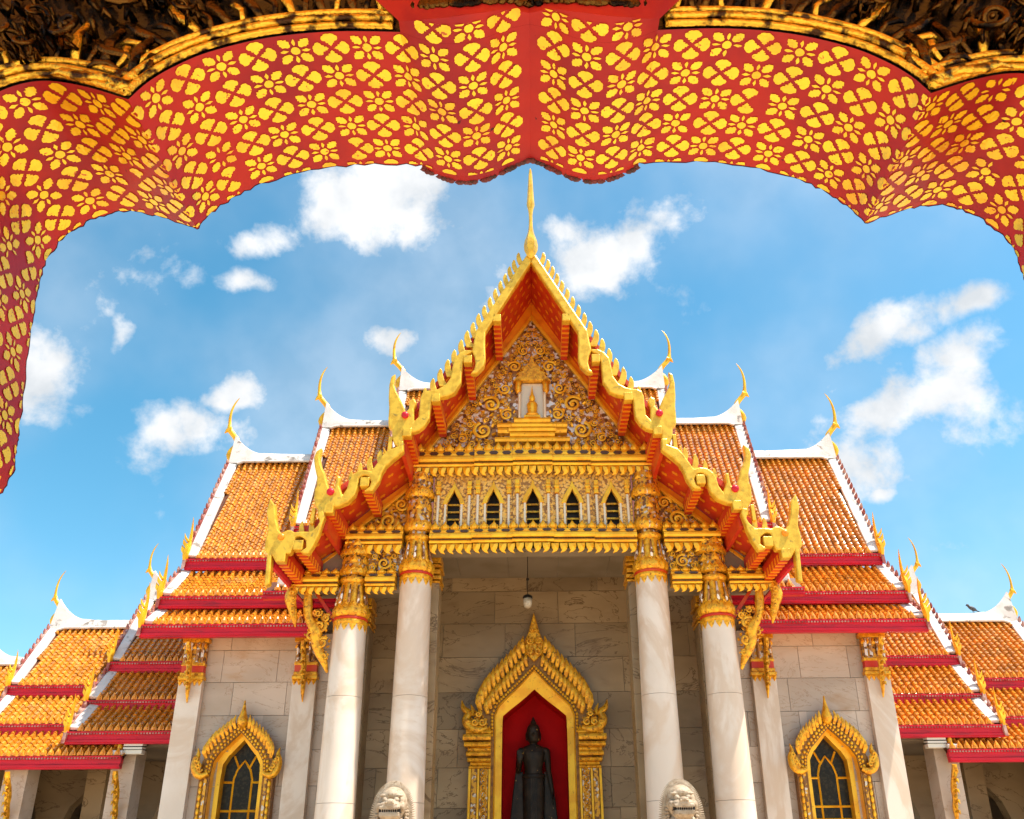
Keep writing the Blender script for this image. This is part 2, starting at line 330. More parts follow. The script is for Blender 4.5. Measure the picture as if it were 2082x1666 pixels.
def roof_tier(thing, s, xi, xo, top, eave, lean=0.0, budget=None, ridge=None, chofa=False, finial=1.25, fasc=0.33, inner_end=False, eave_tiles=True, verge=True):
    """one sloping tier facing -Y; s = side sign; xi/xo inner and outer ends (positive); top/eave = (y, z)"""
    (yt, zt), (ye, ze) = top, eave
    ed = Vector((0, ye - yt, ze - zt)); Ls = ed.length; ed.normalize(); ex = Vector((1, 0, 0)); en = ed.cross(ex)
    if en.z < 0: en = -en
    T = Vector((0, yt, zt)); E_ = Vector((0, ye, ze))
    def xe(t): return xo + lean * (1 - t / Ls)
    def P(x, t, h): return Vector((s * x, 0, 0)) + T + ed * t + en * h
    m = MB()
    m.add([P(xi, 0, -.02), P(xe(0), 0, -.02), P(xo, Ls, -.02), P(xi, Ls, -.02), P(xi, 0, -.16), P(xe(0), 0, -.16), P(xo, Ls, -.16), P(xi, Ls, -.16)],
          [(0, 1, 2, 3), (7, 6, 5, 4), (0, 4, 5, 1), (1, 5, 6, 2), (2, 6, 7, 3), (3, 7, 4, 0)])
    roof = m.build('roof', M['tile_base'], thing)
    rows = max(1, round(Ls / TL)); tl = Ls / rows
    joined = MB()
    ncol = int((xo - 0.30 - xi) / TW)
    for c in range(-2, ncol + 2):
        x = xo - 0.36 - c * TW
        if x < xi + 0.05: break
        ct_ = random.uniform(-.014, .014)
        for r in range(rows):
            t = r * tl + (ct_ if 0 < r < rows - 1 else 0)
            if x > xe(t) - 0.33: continue
            jx = random.uniform(-.006, .006); jh = random.uniform(-.006, .010)
            if budget and budget[0] > 0:
                budget[0] -= 1
                o = P(x + jx, t, jh)
                mw = Matrix(((1, ed.x, en.x, o.x), (0, ed.y, en.y, o.y), (0, ed.z, en.z, o.z), (0, 0, 0, 1)))
                link('tile', TILE_ME, roof, mw)
            else:
                joined.add([Vector((s * (x + jx) + v[0], 0, 0)) + T + ed * (t + v[1]) + en * (v[2] + jh) for v in TV], TF)
        if eave_tiles and c >= 0:
            q = P(x, Ls, 0)
            link('eave_tile', EAVE_ME, roof, Matrix.Translation((q.x, ye - 0.05, ze + 0.0)) @ Matrix.Rotation(random.uniform(-.04, .04), 4, 'Y'))
    if joined.v:
        tag(joined.build('tile_field', M['tile'], roof, True, 50), kind='stuff')
    x0, x1 = sorted((s * xi, s * (xo + 0.03)))
    # fascia: stepped crimson board with a dentil line
    f = MB(); z0 = ze - 0.02; y0 = ye + 0.02; h = fasc
    prof = [(y0 + .14, z0), (y0 - .10, z0), (y0 - .10, z0 - .035), (y0 - .06, z0 - .045), (y0 - .06, z0 - .075), (y0 - .02, z0 - .085), (y0 - .02, z0 - h * .62), (y0 - .05, z0 - h * .68), (y0 - .05, z0 - h * .86), (y0 - .02, z0 - h * .9), (y0 - .02, z0 - h), (y0 + .14, z0 - h)]
    f.prism(prof, x0, x1, 'x')
    fa = f.build('fascia', M['fascia'], roof)
    d = MB(); nd = int((x1 - x0) / 0.085)
    for i in range(nd):
        xx = x0 + 0.03 + i * 0.085
        d.box(xx, xx + .045, y0 - .085, y0 - .05, z0 - .078, z0 - .038)
    tag(d.build('dentil_strip', M['verge'], roof), kind='stuff')
    # verge: white plaster band at the outer end (and the inner end where one shows)
    if verge:
        v = MB()
        a0, a1, b0, b1 = P(xe(0) - .30, 0, -.02), P(xe(0), 0, -.02), P(xo - .30, Ls - .05, -.02), P(xo, Ls - .05, -.02)
        hN = en * 0.14; hN2 = en * 0.10
        v.add([a0, a1, b1, b0, a0 + hN2, a1 + hN, b1 + hN, b0 + hN2], [(0, 1, 2, 3), (4, 7, 6, 5), (0, 4, 5, 1), (1, 5, 6, 2), (2, 6, 7, 3), (3, 7, 4, 0)])
        v.build('verge', M['plaster'], roof, bevel=0.03)
        # end board seen edge-on with its row of fins
        e = MB(); w = Vector((s * 0.09, 0, 0)); dn = Vector((0, 0, -0.42))
        p0, p1 = P(xe(0), 0, .12), P(xo, Ls, .12)
        e.add([p0, p0 + w, p1 + w, p1, p0 + dn, p0 + w + dn, p1 + w + dn, p1 + dn], [(0, 1, 2, 3), (4, 7, 6, 5), (0, 4, 5, 1), (1, 5, 6, 2), (2, 6, 7, 3), (3, 7, 4, 0)])
        nf = int(Ls / 0.26)
        for i in range(nf):
            c0 = p0.lerp(p1, (i + .5) / nf) + w * .5
            e.tube([c0 - en * .05, c0 + en * .07 - ed * .02, c0 + en * .14 - ed * .07], [.07, .05, .012], 5)
        e.build('end_board', M['verge'], roof)
    if finial:
        q = P(xo, Ls, 0) + Vector((s * .05, 0, 0)); k = finial / 1.25
        fm = MB()
        pth = [(0, 0, -.10), (0, -.06, .10), (0, -.03, .30), (0, .02, .50), (0, .0, .80), (0, -.05, 1.05), (0, -.12, 1.28)]
        fm.tube([Vector(p) * k + q for p in pth], [c * k for c in (.09, .13, .12, .075, .055, .035, .006)], 7, (1.0, 0.75))
        for zz, rr in ((.25, .11), (.45, .09), (.62, .06)):
            fm.tube([q + Vector((s * .02, -.05, zz - .1)) * k, q + Vector((s * .12, -.07, zz + .02)) * k, q + Vector((s * .17, -.08, zz + .16)) * k], [rr * k * .8, rr * k * .6, .005], 5)
        fm.build('corner_finial', M['gold_trim'], roof, True, 50)
    if ridge:
        zr = ridge; y = yt; xr = xe(0)
        rm = MB()
        xs = [xi + (xr - .95 - xi) * i / 4 for i in range(5)] + [xr - .95 + .95 * i / 7 for i in range(1, 8)]
        tops = []
        for x in xs:
            u = max(0, (x - (xr - 1.35)) / 1.35); tops.append(zr + 0.62 * u ** 2.2 * (1.25 if chofa else .4))
        b = len(rm.v)
        for x, zt_ in zip(xs, tops):
            for (dy, zz) in ((-.17, zt - .06), (-.15, zt + .16), (-.07, zt_ - .04), (0, zt_), (.07, zt_ - .04), (.15, zt + .16), (.17, zt - .06)):
                rm.v.append((s * x, y + dy, zz))
        for i in range(len(xs) - 1):
            for k in range(6):
                q = (b + i * 7 + k, b + (i + 1) * 7 + k, b + (i + 1) * 7 + k + 1, b + i * 7 + k + 1)
                rm.f.append(q if s > 0 else tuple(reversed(q)))
        rm.f.append(tuple(b + (len(xs) - 1) * 7 + k for k in range(7)))
        # roll moulding under the cap
        rm.tube([(s * xi, y - .19, zt - .02), (s * (xr - .55), y - .19, zt - .02), (s * (xr - .33), y - .19, zt - .10)], .05, 6)
        rm.build('ridge_cap', M['plaster'], roof, True, 40)
        if chofa:
            cm = MB(); bx, bz = xr + .02, zr + .1
            pth = [(.02, -.35), (.10, -.10), (.03, .12), (-.10, .30), (-.07, .50), (.06, .68), (.20, .84), (.29, .98), (.33, 1.20), (.36, 1.45), (.36, 1.75), (.31, 2.02), (.23, 2.22), (.16, 2.34)]
            rad = [.10, .15, .14, .13, .14, .13, .13, .13, .085, .075, .062, .048, .03, .008]
            path = [(s * (bx + px_ * float(chofa)), y, bz + pz_ * float(chofa)) for px_, pz_ in catmull(pth, 2)]
            ks = float(chofa); rr = [q[0] * .72 * ks for q in catmull([(r_,) for r_ in rad], 2)]
            cm.tube(path, rr, 8, (0.7, 1))
            cm.tube([(s * (bx + .20 * ks), y, bz + .98 * ks), (s * (bx + .36 * ks), y, bz + .92 * ks), (s * (bx + .44 * ks), y, bz + .80 * ks)], [.10 * ks, .075 * ks, .01], 6)
            cm.build('ridge_finial', M['gold_trim'], roof, True, 60)
    return roof

# ------------------------------------------------------------------ temple hall
temple = empty('temple_hall', (0, 22, 0), 'marble temple hall with steep gilded gable, white columns and tiered orange tile roofs', 'temple')
bud = [298]
for s in (-1, 1):
    # nearest skirt first, it shows largest
    roof_tier(temple, s, 6.22, 10.90, (22.32, 8.18), (21.5, 7.53), 0.0, budget=bud, finial=1.15)
    roof_tier(temple, s, 5.3, 10.82, (22.95, 9.52), (22.0, 8.48), 0.0, finial=1.2)
    roof_tier(temple, s, 4.6, 10.70, (25.0, 14.32), (22.8, 9.91), 0.27, ridge=14.68, chofa=True, finial=1.3)
    roof_tier(temple, s, 3.6, 7.53, (25.0, 15.76), (22.8, 10.95), 0.27, ridge=16.08, chofa=True, finial=1.2)
    roof_tier(temple, s, 2.2, 4.85, (25.0, 17.36), (23.2, 13.2), 0.22, ridge=17.70, chofa=True, finial=1.2, eave_tiles=False)
    # short eave beside the porch
    roof_tier(temple, s, 6.45, 7.40, (21.15, 8.62), (20.75, 8.22), 0.0, finial=0, fasc=.20, verge=False)
    wv = MB(); wv.box(*sorted((s * 6.75, s * 7.1)), 20.72, 20.95, 8.36, 8.62)
    wv.build('verge', M['plaster'], temple, bevel=.05)
    # rear slopes so that the roofs are closed bodies
    back = MB()
    for zr, ze_, xi_, xo_ in ((14.3, 9.9, 5.0, 10.85), (15.74, 10.95, 4.0, 7.7), (17.3, 13.2, 2.2, 5.0)):
        a, b_ = sorted((s * xi_, s * xo_))
        back.prism([(25.0, zr), (27.4, ze_), (27.4, ze_ - .16), (25.0, zr - .2)], a, b_, 'x')
    back.build('rear_slope', M['tile_base'], temple)
    # gable ends
    ge = MB()
    ge.prism([(22.9, 9.8), (25, 14.2), (27.1, 9.8)], *sorted((s * 10.3, s * 10.4)), 'x')
    ge.prism([(22.9, 10.8), (25, 15.6), (27.1, 10.8)], *sorted((s * 7.2, s * 7.3)), 'x')
    ge.prism([(23.3, 13.0), (25, 17.2), (26.7, 13.0)], *sorted((s * 4.6, s * 4.7)), 'x')
    ge.build('end_gable', M['red'], temple)

# walls built of marble blocks over a core
def cut(rects, holes):
    for h in holes:
        out = []
        for (a, b_, z0, z1) in rects:
            if h[0] >= b_ or h[1] <= a or h[2] >= z1 or h[3] <= z0: out.append((a, b_, z0, z1)); continue
            if h[0] > a: out.append((a, h[0], z0, z1))
            if h[1] < b_: out.append((h[1], b_, z0, z1))
            m0, m1 = max(a, h[0]), min(b_, h[1])
            if h[3] < z1: out.append((m0, m1, h[3], z1))
            if h[2] > z0: out.append((m0, m1, z0, h[2]))
        rects = out
    return rects
def block_wall(parent, x0, x1, y, z0, z1, course=0.92, blk=1.75, seed=1, holes=(), name='wall', mat='wall'):
    rng = random.Random(seed)
    core = MB()
    for r in cut([(x0, x1, z0, z1)], holes): core.box(r[0], r[1], y + .045, y + .5, r[2], r[3])
    w = core.build(name, M['joint'], parent)
    z = z0; row = 0
    while z < z1 - .05:
        zt = min(z + course, z1); x = x0 - (blk * .5 if row % 2 else 0)
        while x < x1 - .02:
            wd_ = blk * rng.uniform(.72, 1.28); a, b_ = max(x, x0), min(x + wd_, x1)
            if x1 - b_ < .25: b_ = x1
            if b_ - a > .05:
                q = MB(); j = .006; yy = y - rng.uniform(0, .005)
                for r in cut([(a + j, b_ - j, z + j, zt - j)], holes):
                    if r[1] - r[0] > .03 and r[3] - r[2] > .03: q.box(r[0], r[1], yy, y + .06, r[2], r[3])
                if q.v: q.build('marble_block', M[mat], w)
            x = b_ if b_ == x1 else x + wd_
        z = zt; row += 1
    return w
block_wall(temple, -5.6, 5.6, 24.0, 0, 9.9, 1.02, 2.1, seed=5, holes=((-1.12, 1.12, 0, 5.66), (-.68, .68, 5.66, 6.0), (-.4, .4, 6.0, 6.3)), mat='shaded_wall')
batter(.0068, 5.9)
for s in (-1, 1):
    a, b_ = sorted((s * 5.4, s * 9.85))
    wx = s * 7.92
    block_wall(temple, a, b_, 22.5, 0, 7.5, 0.88, 1.5, seed=11 + s, holes=((wx - .66, wx + .66, .9, 4.36), (wx - .42, wx + .42, 4.36, 4.78)))
    # returns
    rt = MB(); rt.box(*sorted((s * 5.4, s * 5.62)), 22.97, 23.985, 0, 9.9); rt.build('return_wall', M['wall'], temple)
    sd = MB(); sd.box(*sorted((s * 9.25, s * 9.74)), 23.01, 27.4, 0, 9.7); sd.box(*sorted((s * 5.65, s * 9.24)), 23.01, 23.3, 7.5, 9.2); sd.build('side_wall', M['wall'], temple)
    # eave soffit boards
    so = MB(); so.box(*sorted((s * 6.2, s * 10.6)), 21.6, 22.49, 7.40, 7.43); so.build('eave_soffit', M['orange'], temple)
batter()
ce = MB()
for i in range(7):
    ce.box(-5.38 + i * 1.537, -5.38 + i * 1.537 + 1.53, 20.3, 23.985, 9.62, 9.72)
ce.build('porch_ceiling', M['ceiling'], temple)

# pilasters on the wing walls with gilded capitals and bracket struts
def strut(parent, x, y, z0, z1, w=.07):
    m = MB(); hgt = z1 - z0
    pth = [(x, y - .52, z1), (x, y - .46, z1 - hgt * .12), (x, y - .30, z1 - hgt * .25), (x, y - .24, z1 - hgt * .4), (x, y - .20, z1 - hgt * .55), (x, y - .12, z1 - hgt * .7), (x, y - .10, z1 - hgt * .85), (x, y - .03, z0)]
    m.tube(catmull(pth, 3), [c[0] for c in catmull([(w * .9,), (w * 1.15,), (w * .95,), (w * 1.2,), (w,), (w * 1.05,), (w * .8,), (w * .25,)], 3)], 7, (1, 1), (1, 0, 0))
    for k in range(9):
        t = .1 + .085 * k; zz = z1 - hgt * t; yy = y - .50 + .45 * t
        m.tube([(x, yy, zz), (x + .03 * (-1) ** k, yy - .10, zz + .02), (x + .04 * (-1) ** k, yy - .13, zz - .07)], [.055, .04, .006], 5)
    return m.build('eave_bracket', M['gold'], parent, True, 50)
def leaf_me(name, w, h, mat, lean=0.0, d=.05):
    m = MB(); pts = [(-.5, 0), (-.5, .25), (-.36, .55), (-.1 + lean, .85), (lean * 1.6, 1.0), (.16 + lean, .8), (.4, .5), (.5, .25), (.5, 0)]
    n = len(pts); c = (0.02, .38)
    vs = [(p[0] * w, 0, p[1] * h) for p in pts] + [(p[0] * w, d * .6, p[1] * h) for p in pts] + [(c[0] * w, -d, c[1] * h)]
    fs = [(i, (i + 1) % n, 2 * n) for i in range(n)] + [(i, n + i, n + (i + 1) % n, (i + 1) % n) for i in range(n)]
    m.add(vs, [tuple(reversed(f)) for f in fs]); return m.mesh(name, mat)
batter(.0068, 5.9)
for s in (-1, 1):
    for xc in (9.57, 6.40):
        p = MB(); p.box(s * xc - .33, s * xc + .33, 22.30, 22.495, 0, 6.2)
        pil = p.build('pilaster', M['marble'], temple, bevel=.012)
        c = MB(); x0, x1 = s * xc - .34, s * xc + .34
        c.box(x0 - .02, x1 + .02, 22.27, 22.49, 6.20, 6.30)
        c.build('capital_base', M['gold'], pil, bevel=.015)
        for za, zb in ((6.305, 6.40), (6.58, 6.66)):
            c = MB(); c.box(x0 + .01, x1 - .01, 22.29, 22.49, za, zb); c.build('capital_moulding', M['gold'], pil, bevel=.015)
        c = MB(); c.box(x0 - .03, x1 + .03, 22.26, 22.49, 7.22, 7.34); c.build('capital_top', M['gold'], pil, bevel=.015)
        b = MB(); b.box(x0 + .03, x1 - .03, 22.31, 22.49, 6.40, 6.58); b.build('capital_band', M['red'], pil)
        b = MB(); b.box(x0 + .03, x1 - .03, 22.31, 22.49, 6.66, 7.22); b.build('capital_panel', M['mosaic'], pil)
        b = MB()
        for xx in (x0 + .1, x0 + .24, x1 - .24, x1 - .1): b.tube([(xx, 22.29, 6.68), (xx, 22.27, 6.9), (xx, 22.26, 7.2)], [.045, .04, .05], 6)
        b.build('glass_rib', M['mirror'], pil)
        lf = leaf_me('lotus_leaf', .13, .17, M['gold'])
        for i in range(5):
            xx = x0 + .068 + i * .136
            link('lotus_leaf', lf, pil, Matrix.Translation((xx, 22.28, 6.20)) @ Matrix.Rotation(math.pi, 4, 'Y') @ Matrix.Rotation(0, 4, 'Z'))
            link('lotus_leaf', lf, pil, Matrix.Translation((xx, 22.27, 7.04)))
        strut(pil, s * xc + .02, 22.27, 5.58, 7.12, .065)

batter()
# porch columns
def column(x, y, ztop, k):
    """round marble column; ztop = top of the capital; k = upper baluster height above it"""
    c = MB(); zn = ztop - 1.22
    zs = [0, .5, 2.9, 5.2, zn]; rad = [.50, .485, .462, .435, .41]
    for i in range(4):     # drums with fine joints
        pr = [(rad[i], zs[i] + .004), (rad[i + 1], zs[i + 1] - .004)]
        c.lathe(pr, x, y, 40)
    col = c.build('column', M['marble'], temple, True, 40)
    j = MB(); j.lathe([(.40, 0.0), (.385, zn + .2)], x, y, 24); j.build('column_core', M['plaster'], col, True, 40)
    q = MB(); z = zn
    fl = lambda t, zz: 1 + .035 * math.cos(14 * t)
    q.lathe([(.415, z), (.435, z + .02), (.435, z + .09), (.42, z + .12)], x, y, 36)
    q.lathe([(.42, z + .19), (.45, z + .22), (.475, z + .30), (.47, z + .38), (.43, z + .46), (.395, z + .52)], x, y, 56, fl)
    q.lathe([(.375, z + .52), (.345, z + .75), (.31, z + 1.02), (.30, z + 1.08)], x, y, 56, lambda t, zz: 1 + .05 * math.cos(10 * t))
    q.lathe([(.30, z + 1.08), (.35, z + 1.13), (.365, z + 1.20), (.34, z + 1.235), (.28, z + 1.24)], x, y, 40, lambda t, zz: 1 + .02 * math.cos(20 * t))
    q.build('capital', M['gold'], col, True, 55)
    b = MB(); b.lathe([(.41, z + .12), (.432, z + .135), (.432, z + .18), (.41, z + .20)], x, y, 48, lambda t, zz: 1 + .012 * math.cos(48 * t)); b.build('bead_ring', M['red'], col, True, 50)
    b = MB()
    for i in range(10):
        t = 2 * math.pi * (i + .5) / 10
        b.tube([(x + .395 * math.cos(t), y + .395 * math.sin(t), z + .52), (x + .365 * math.cos(t), y + .365 * math.sin(t), z + .75), (x + .325 * math.cos(t), y + .325 * math.sin(t), z + 1.02)], [.04, .036, .015], 6)
    b.build('glass_rib', M['mirror'], col, True)
    lf = leaf_me('lotus_leaf', .20, .22, M['gold'], 0, .03); lf2 = leaf_me('neck_leaf', .17, .20, M['gold'], 0, .012)
    for i in range(13):
        t = 2 * math.pi * i / 13
        rot = Matrix.Rotation(t + math.pi / 2, 4, 'Z')
        link('lotus_leaf', lf, col, Matrix.Translation((x + .462 * math.cos(t), y + .462 * math.sin(t), z + .26)) @ rot @ Matrix.Rotation(R(-14), 4, 'X'))
        link('lotus_leaf', lf, col, Matrix.Translation((x + .40 * math.cos(t + .2), y + .40 * math.sin(t + .2), z + .46)) @ rot @ Matrix.Rotation(R(-8), 4, 'X') @ Matrix.Scale(.8, 4))
        t += .24
        link('neck_leaf', lf2, col, Matrix.Translation((x + .418 * math.cos(t), y + .418 * math.sin(t), z + .02)) @ Matrix.Rotation(t + math.pi / 2, 4, 'Z') @ Matrix.Rotation(math.pi, 4, 'Y'))
    # baluster-like upper part
    u = MB(); z = ztop + .03; h = k
    for n_, (za, zb) in enumerate(((0, .55), (.55, 1.0))):
        a, d_ = z + h * za, h * (zb - za)
        u.lathe([(.26, a), (.26, a + d_ * .08), (.33, a + d_ * .10), (.385, a + d_ * .16), (.39, a + d_ * .26), (.345, a + d_ * .38), (.335, a + d_ * .55), (.315, a + d_ * .95), (.30, a + d_)], x, y, 56, lambda t, zz: 1 + .04 * math.cos(12 * t))
    u.build('upper_shaft', M['mosaic'], col, True, 55)
    for n_, (za, zb) in enumerate(((0, .55), (.55, 1.0))):
        a, d_ = z + h * za, h * (zb - za)
        ring = MB(); ring.lathe([(.33, a + d_ * .09), (.40, a + d_ * .15), (.405, a + d_ * .27), (.35, a + d_ * .36)], x, y, 48, fl, cap=False); ring.build('lotus_ring', M['gold'], col, True, 55)
        for i in range(13):
            t = 2 * math.pi * (i + .3 * n_) / 13
            link('lotus_leaf', lf, col, Matrix.Translation((x + .395 * math.cos(t), y + .395 * math.sin(t), a + d_ * .22)) @ Matrix.Rotation(t + math.pi / 2, 4, 'Z') @ Matrix.Rotation(R(-16), 4, 'X'))
            if i % 2 == 0: link('lotus_leaf', lf, col, Matrix.Translation((x + .335 * math.cos(t), y + .335 * math.sin(t), a + d_ * .70)) @ Matrix.Rotation(t + math.pi / 2, 4, 'Z') @ Matrix.Rotation(R(-4), 4, 'X'))
    return col
YC = 19.75
for s in (-1, 1):
    batter(.0070, 8.14); column(s * 3.10, YC, 9.33, 1.85)
    batter(.0066, 7.07); column(s * 4.70, YC, 8.16, 0.98)
    batter(.0070, 7.6)
    for xc, zt in ((2.93, 8.9), (4.74, 7.75)):       # square piers behind the columns
        p = MB(); p.box(s * xc - .38, s * xc + .38, 20.35, 21.05, 0, zt - .62); pr = p.build('pier', M['shaded_wall'], temple, bevel=.01)
        b = MB()
        for z_, e_, h_ in ((-.62, .03, .06), (-.52, .05, .10), (-.36, .02, .12), (-.18, .06, .08), (-.06, .03, .25)): b.box(s * xc - .38 - e_, s * xc + .38 + e_, 20.35 - e_, 21.05 + e_, zt + z_, zt + z_ + h_)
        b.build('capital', M['gold'], pr, bevel=.015)

batter()
# cornices
def drop_leaf(q):
    m = MB(); pts = [(-.5, 0), (.5, 0), (.5, .36), (.40, .66), (.12, .90), (-.45, 1.06), (-.22, .78), (-.40, .52), (-.48, .26)]
    pts = [(q * a * .20, b * .25) for a, b in pts]; n = len(pts)
    vs = [(a, 0, b) for a, b in pts] + [(a, .04, b) for a, b in pts] + [(q * .02, -.055, .11), (q * -.01, -.05, .03)]
    fs = [(i, (i + 1) % n, 2 * n if 1 <= i <= 7 else 2 * n + 1) for i in range(n)] + [(1, 2 * n, 2 * n + 1), (8, 2 * n + 1, 2 * n)] + [(i, n + i, n + (i + 1) % n, (i + 1) % n) for i in range(n)]
    m.add(vs, fs); return m.mesh('hanging_leaf', M['gold_trim'])
LEAF_L = drop_leaf(-1); LEAF_R = drop_leaf(1)
BUD = MB()
BUD.tube([(0, 0, 0), (0, -.02, .05), (0, -.03, .11), (0, -.01, .19), (0, .01, .27)], [.07, .105, .085, .035, .006], 7, (.6, 1))
for q in (-1, 1): BUD.tube([(q * .06, 0, 0), (q * .10, -.02, .07), (q * .095, -.01, .14)], [.04, .035, .006], 5, (.7, 1))
BUD_ME = BUD.mesh('flame_bud', M['gold_trim'], True)
def cornice(x0, x1, z, hh, yf, parent, steps=(), leaf=1.0, budk=1.0, buds=True, name='cornice'):
    """z = underside of the lowest band; hh = (band, gold, hex) heights"""
    bnd, gld, hx = hh
    m = MB(); d = MB(); segs = [(x0, x1, 0.0)]
    for xs, pr in steps: segs.append((-xs, xs, pr))
    zz = z
    for a, b_, p in segs:
        y = yf - p; e = p * .0
        m.prism([(20.1, z), (y + .02, z), (y - .01, z + bnd * .5), (y + .02, z + bnd), (20.1, z + bnd)], a + e, b_ - e, 'x')
        za = z + bnd + .045
        m.prism([(20.1, za), (y - .02, za), (y - .05, za + gld * .35), (y - .05, za + gld * .75), (y, za + gld), (20.1, za + gld)], a, b_, 'x')
        zb = za + gld
        m.prism([(20.1, zb), (y + .06, zb), (y + .04, zb + hx * .5), (y + .06, zb + hx), (20.1, zb + hx)], a, b_, 'x')
        d.box(a + .03, b_ - .03, y + .05, 20.05, z + bnd - .005, za + .005)
        n = max(2, int((b_ - a) / .36))
        for i in range(n):
            cx = a + (i + .5) * (b_ - a) / n
            d.prism([(cx - .13, zb + hx * .5), (cx - .08, zb + hx * .2), (cx + .08, zb + hx * .2), (cx + .13, zb + hx * .5), (cx + .08, zb + hx * .8), (cx - .08, zb + hx * .8)], y + .025, y + .07)
    c = m.build(name, M['gold_trim'], parent, bevel=.008)
    tag(d.build('dark_inlay', M['inlay'], c), kind='stuff')
    def proj(x):
        return max([p for a, b_, p in segs if a <= x <= b_] + [0])
    if leaf:
        n = int((x1 - x0) / (.225 * leaf ** .5)); w = (x1 - x0) / n
        for i in range(n):
            x = x0 + (i + .5) * w
            link('hanging_leaf', LEAF_L if x > 0 else LEAF_R, c, Matrix.Translation((x, yf - proj(x) + .05, z - .02)) @ Matrix.Rotation(math.pi, 4, 'Y') @ Matrix.Diagonal((w / .225, 1, leaf, 1)))
    if buds:
        zb = z + bnd + .045 + gld + hx; n = int((x1 - x0) / (.26 * budk ** .5)); w = (x1 - x0) / n
        for i in range(n):
            x = x0 + (i + .5) * w
            link('flame_bud', BUD_ME, c, Matrix.Translation((x, yf - proj(x) + .10, zb)) @ Matrix.Diagonal((w / .26, 1, budk, 1)))
    return c
YF = 19.45
cornice(-3.36, 3.36, 11.36, (.09, .19, .18), YF, temple, ((1.65, .045), (.56, .09)), 1.05, 1.15)
cornice(-2.78, 2.78, 9.08, (.085, .155, .12), YF, temple, ((1.65, .045), (.56, .09)), 1.05, .95)
for s in (-1, 1):
    a, b_ = sorted((s * 3.50, s * 5.02)); cornice(a, b_, 9.08, (.085, .155, .12), YF, temple, (), 1.0, .9)
    a, b_ = sorted((s * 3.60, s * 4.38)); cornice(a, b_, 7.93, (.07, .135, .095), YF, temple, (), .75, .65)
    a, b_ = sorted((s * 5.08, s * 6.28)); cornice(a, b_, 7.93, (.07, .135, .095), YF, temple, (), .75, .65)
bm = MB(); bm.box(-5.4, 5.4, 19.9, 20.29, 8.98, 9.62); bm.build('porch_beam', M['ceiling'], temple)
for s in (-1, 1):
    bm = MB(); bm.box(*sorted((s * 3.4, s * 6.2)), 19.85, 20.30, 7.86, 8.97); bm.build('porch_beam', M['ceiling'], temple)

# scroll work
def scroll(m, cx, cz, Rr, y, dirn=1, a0=0.0, turns=1.7, th=None, buds=7):
    th = th or Rr * .19; pts, rad = [], []; n = 22
    for i in range(n + 1):
        t = i / n; a = a0 + dirn * 2 * math.pi * turns * t; r = Rr * (1 - .88 * t ** .85)
        pts.append((cx + r * math.cos(a), y - .02 - .05 * math.sin(math.pi * min(1, t * 1.1)), cz + r * math.sin(a))); rad.append(th * (1.0 - .45 * t))
    m.tube(pts, rad, 6, (.9, 1)); m.ball((cx, y - .06, cz), Rr * .17, 7, 5)
    for i in range(buds):
        a = a0 + dirn * 2 * math.pi * (i + .4) / buds; q = Rr * 1.02
        c, s_ = math.cos(a), math.sin(a); tx, tz = -dirn * s_, dirn * c
        m.tube([(cx + c * q, y, cz + s_ * q), (cx + c * q * 1.18 + tx * Rr * .12, y - .05, cz + s_ * q * 1.18 + tz * Rr * .12), (cx + c * q * 1.22 + tx * Rr * .40, y - .02, cz + s_ * q * 1.22 + tz * Rr * .40)], [th * .8, th * .75, .006], 5)

# pediment
ped = MB(); ped.prism([(-2.98, 12.15), (2.98, 12.15), (0, 16.95)], 20.0, 20.12)
ped = ped.build('pediment', M['mirror'], temple)
bw = MB(); bw.prism([(-3.42, 11.4), (3.42, 11.4), (3.46, 11.92), (2.74, 12.98), (1.90, 14.28), (1.09, 15.68), (0, 17.6), (-1.09, 15.68), (-1.90, 14.28), (-2.74, 12.98), (-3.46, 11.92)], 20.125, 20.3); bw.build('pediment_backing', M['orange'], temple)
for s in (-1, 1):
    e = MB(); e.prism(mir([(3.02, 12.18), (3.30, 12.18), (2.76, 12.96), (1.91, 14.28), (1.10, 15.68), (0.0, 17.62), (0.0, 16.98)], s), 19.93, 20.12); e.build('raking_board', M['orange'], ped, bevel=.02)
    e = MB(); e.prism(mir([(2.93, 12.2), (3.05, 12.2), (0.0, 17.02), (0.0, 16.83)], s), 19.86, 19.99); e.build('raking_trim', M['gold_trim'], ped, bevel=.015)
taken = []
def put(cx, cz, r, d=1, a0=0.0, y=19.97):
    for s in (-1, 1):
        m = MB(); scroll(m, s * cx, cz, r, y, d * s, a0 if s > 0 else math.pi - a0); m.build('scroll', M['gold_trim'], ped, True, 60)
        taken.append((s * cx, cz, r))
for a in ((1.24, 13.66, .30, 1, .6), (.76, 13.30, .22, -1, 2.2), (1.46, 12.76, .30, -1, 1.2), (.54, 15.02, .23, 1, .3), (.26, 15.62, .17, -1, 1.0), (.13, 16.22, .11, 1, 0), (2.06, 12.50, .17, 1, 1.0),
          (.83, 14.22, .20, -1, .3), (2.50, 12.36, .11, -1, .2), (1.86, 12.98, .12, 1, 2), (1.0, 14.66, .11, 1, 1), (.26, 14.95, .10, -1, 0)): put(*a)
rng = random.Random(3)
for _ in range(1800):
    cz = rng.uniform(12.3, 16.6); hw = 2.9 * (16.8 - cz) / 4.6; cx = rng.uniform(.04, hw); r = rng.uniform(.05, .10)
    if abs(cx) + r * 1.3 > hw - .03 or (cx < .66 and 12.3 < cz < 14.8) or (cx < 1.12 and cz < 12.98): continue
    if cx < r: continue
    if any((cx - t[0]) ** 2 + (cz - t[1]) ** 2 < (r * .95 + t[2] * 1.05) ** 2 for t in taken): continue
    put(cx, cz, r, rng.choice((-1, 1)), rng.uniform(0, 6))
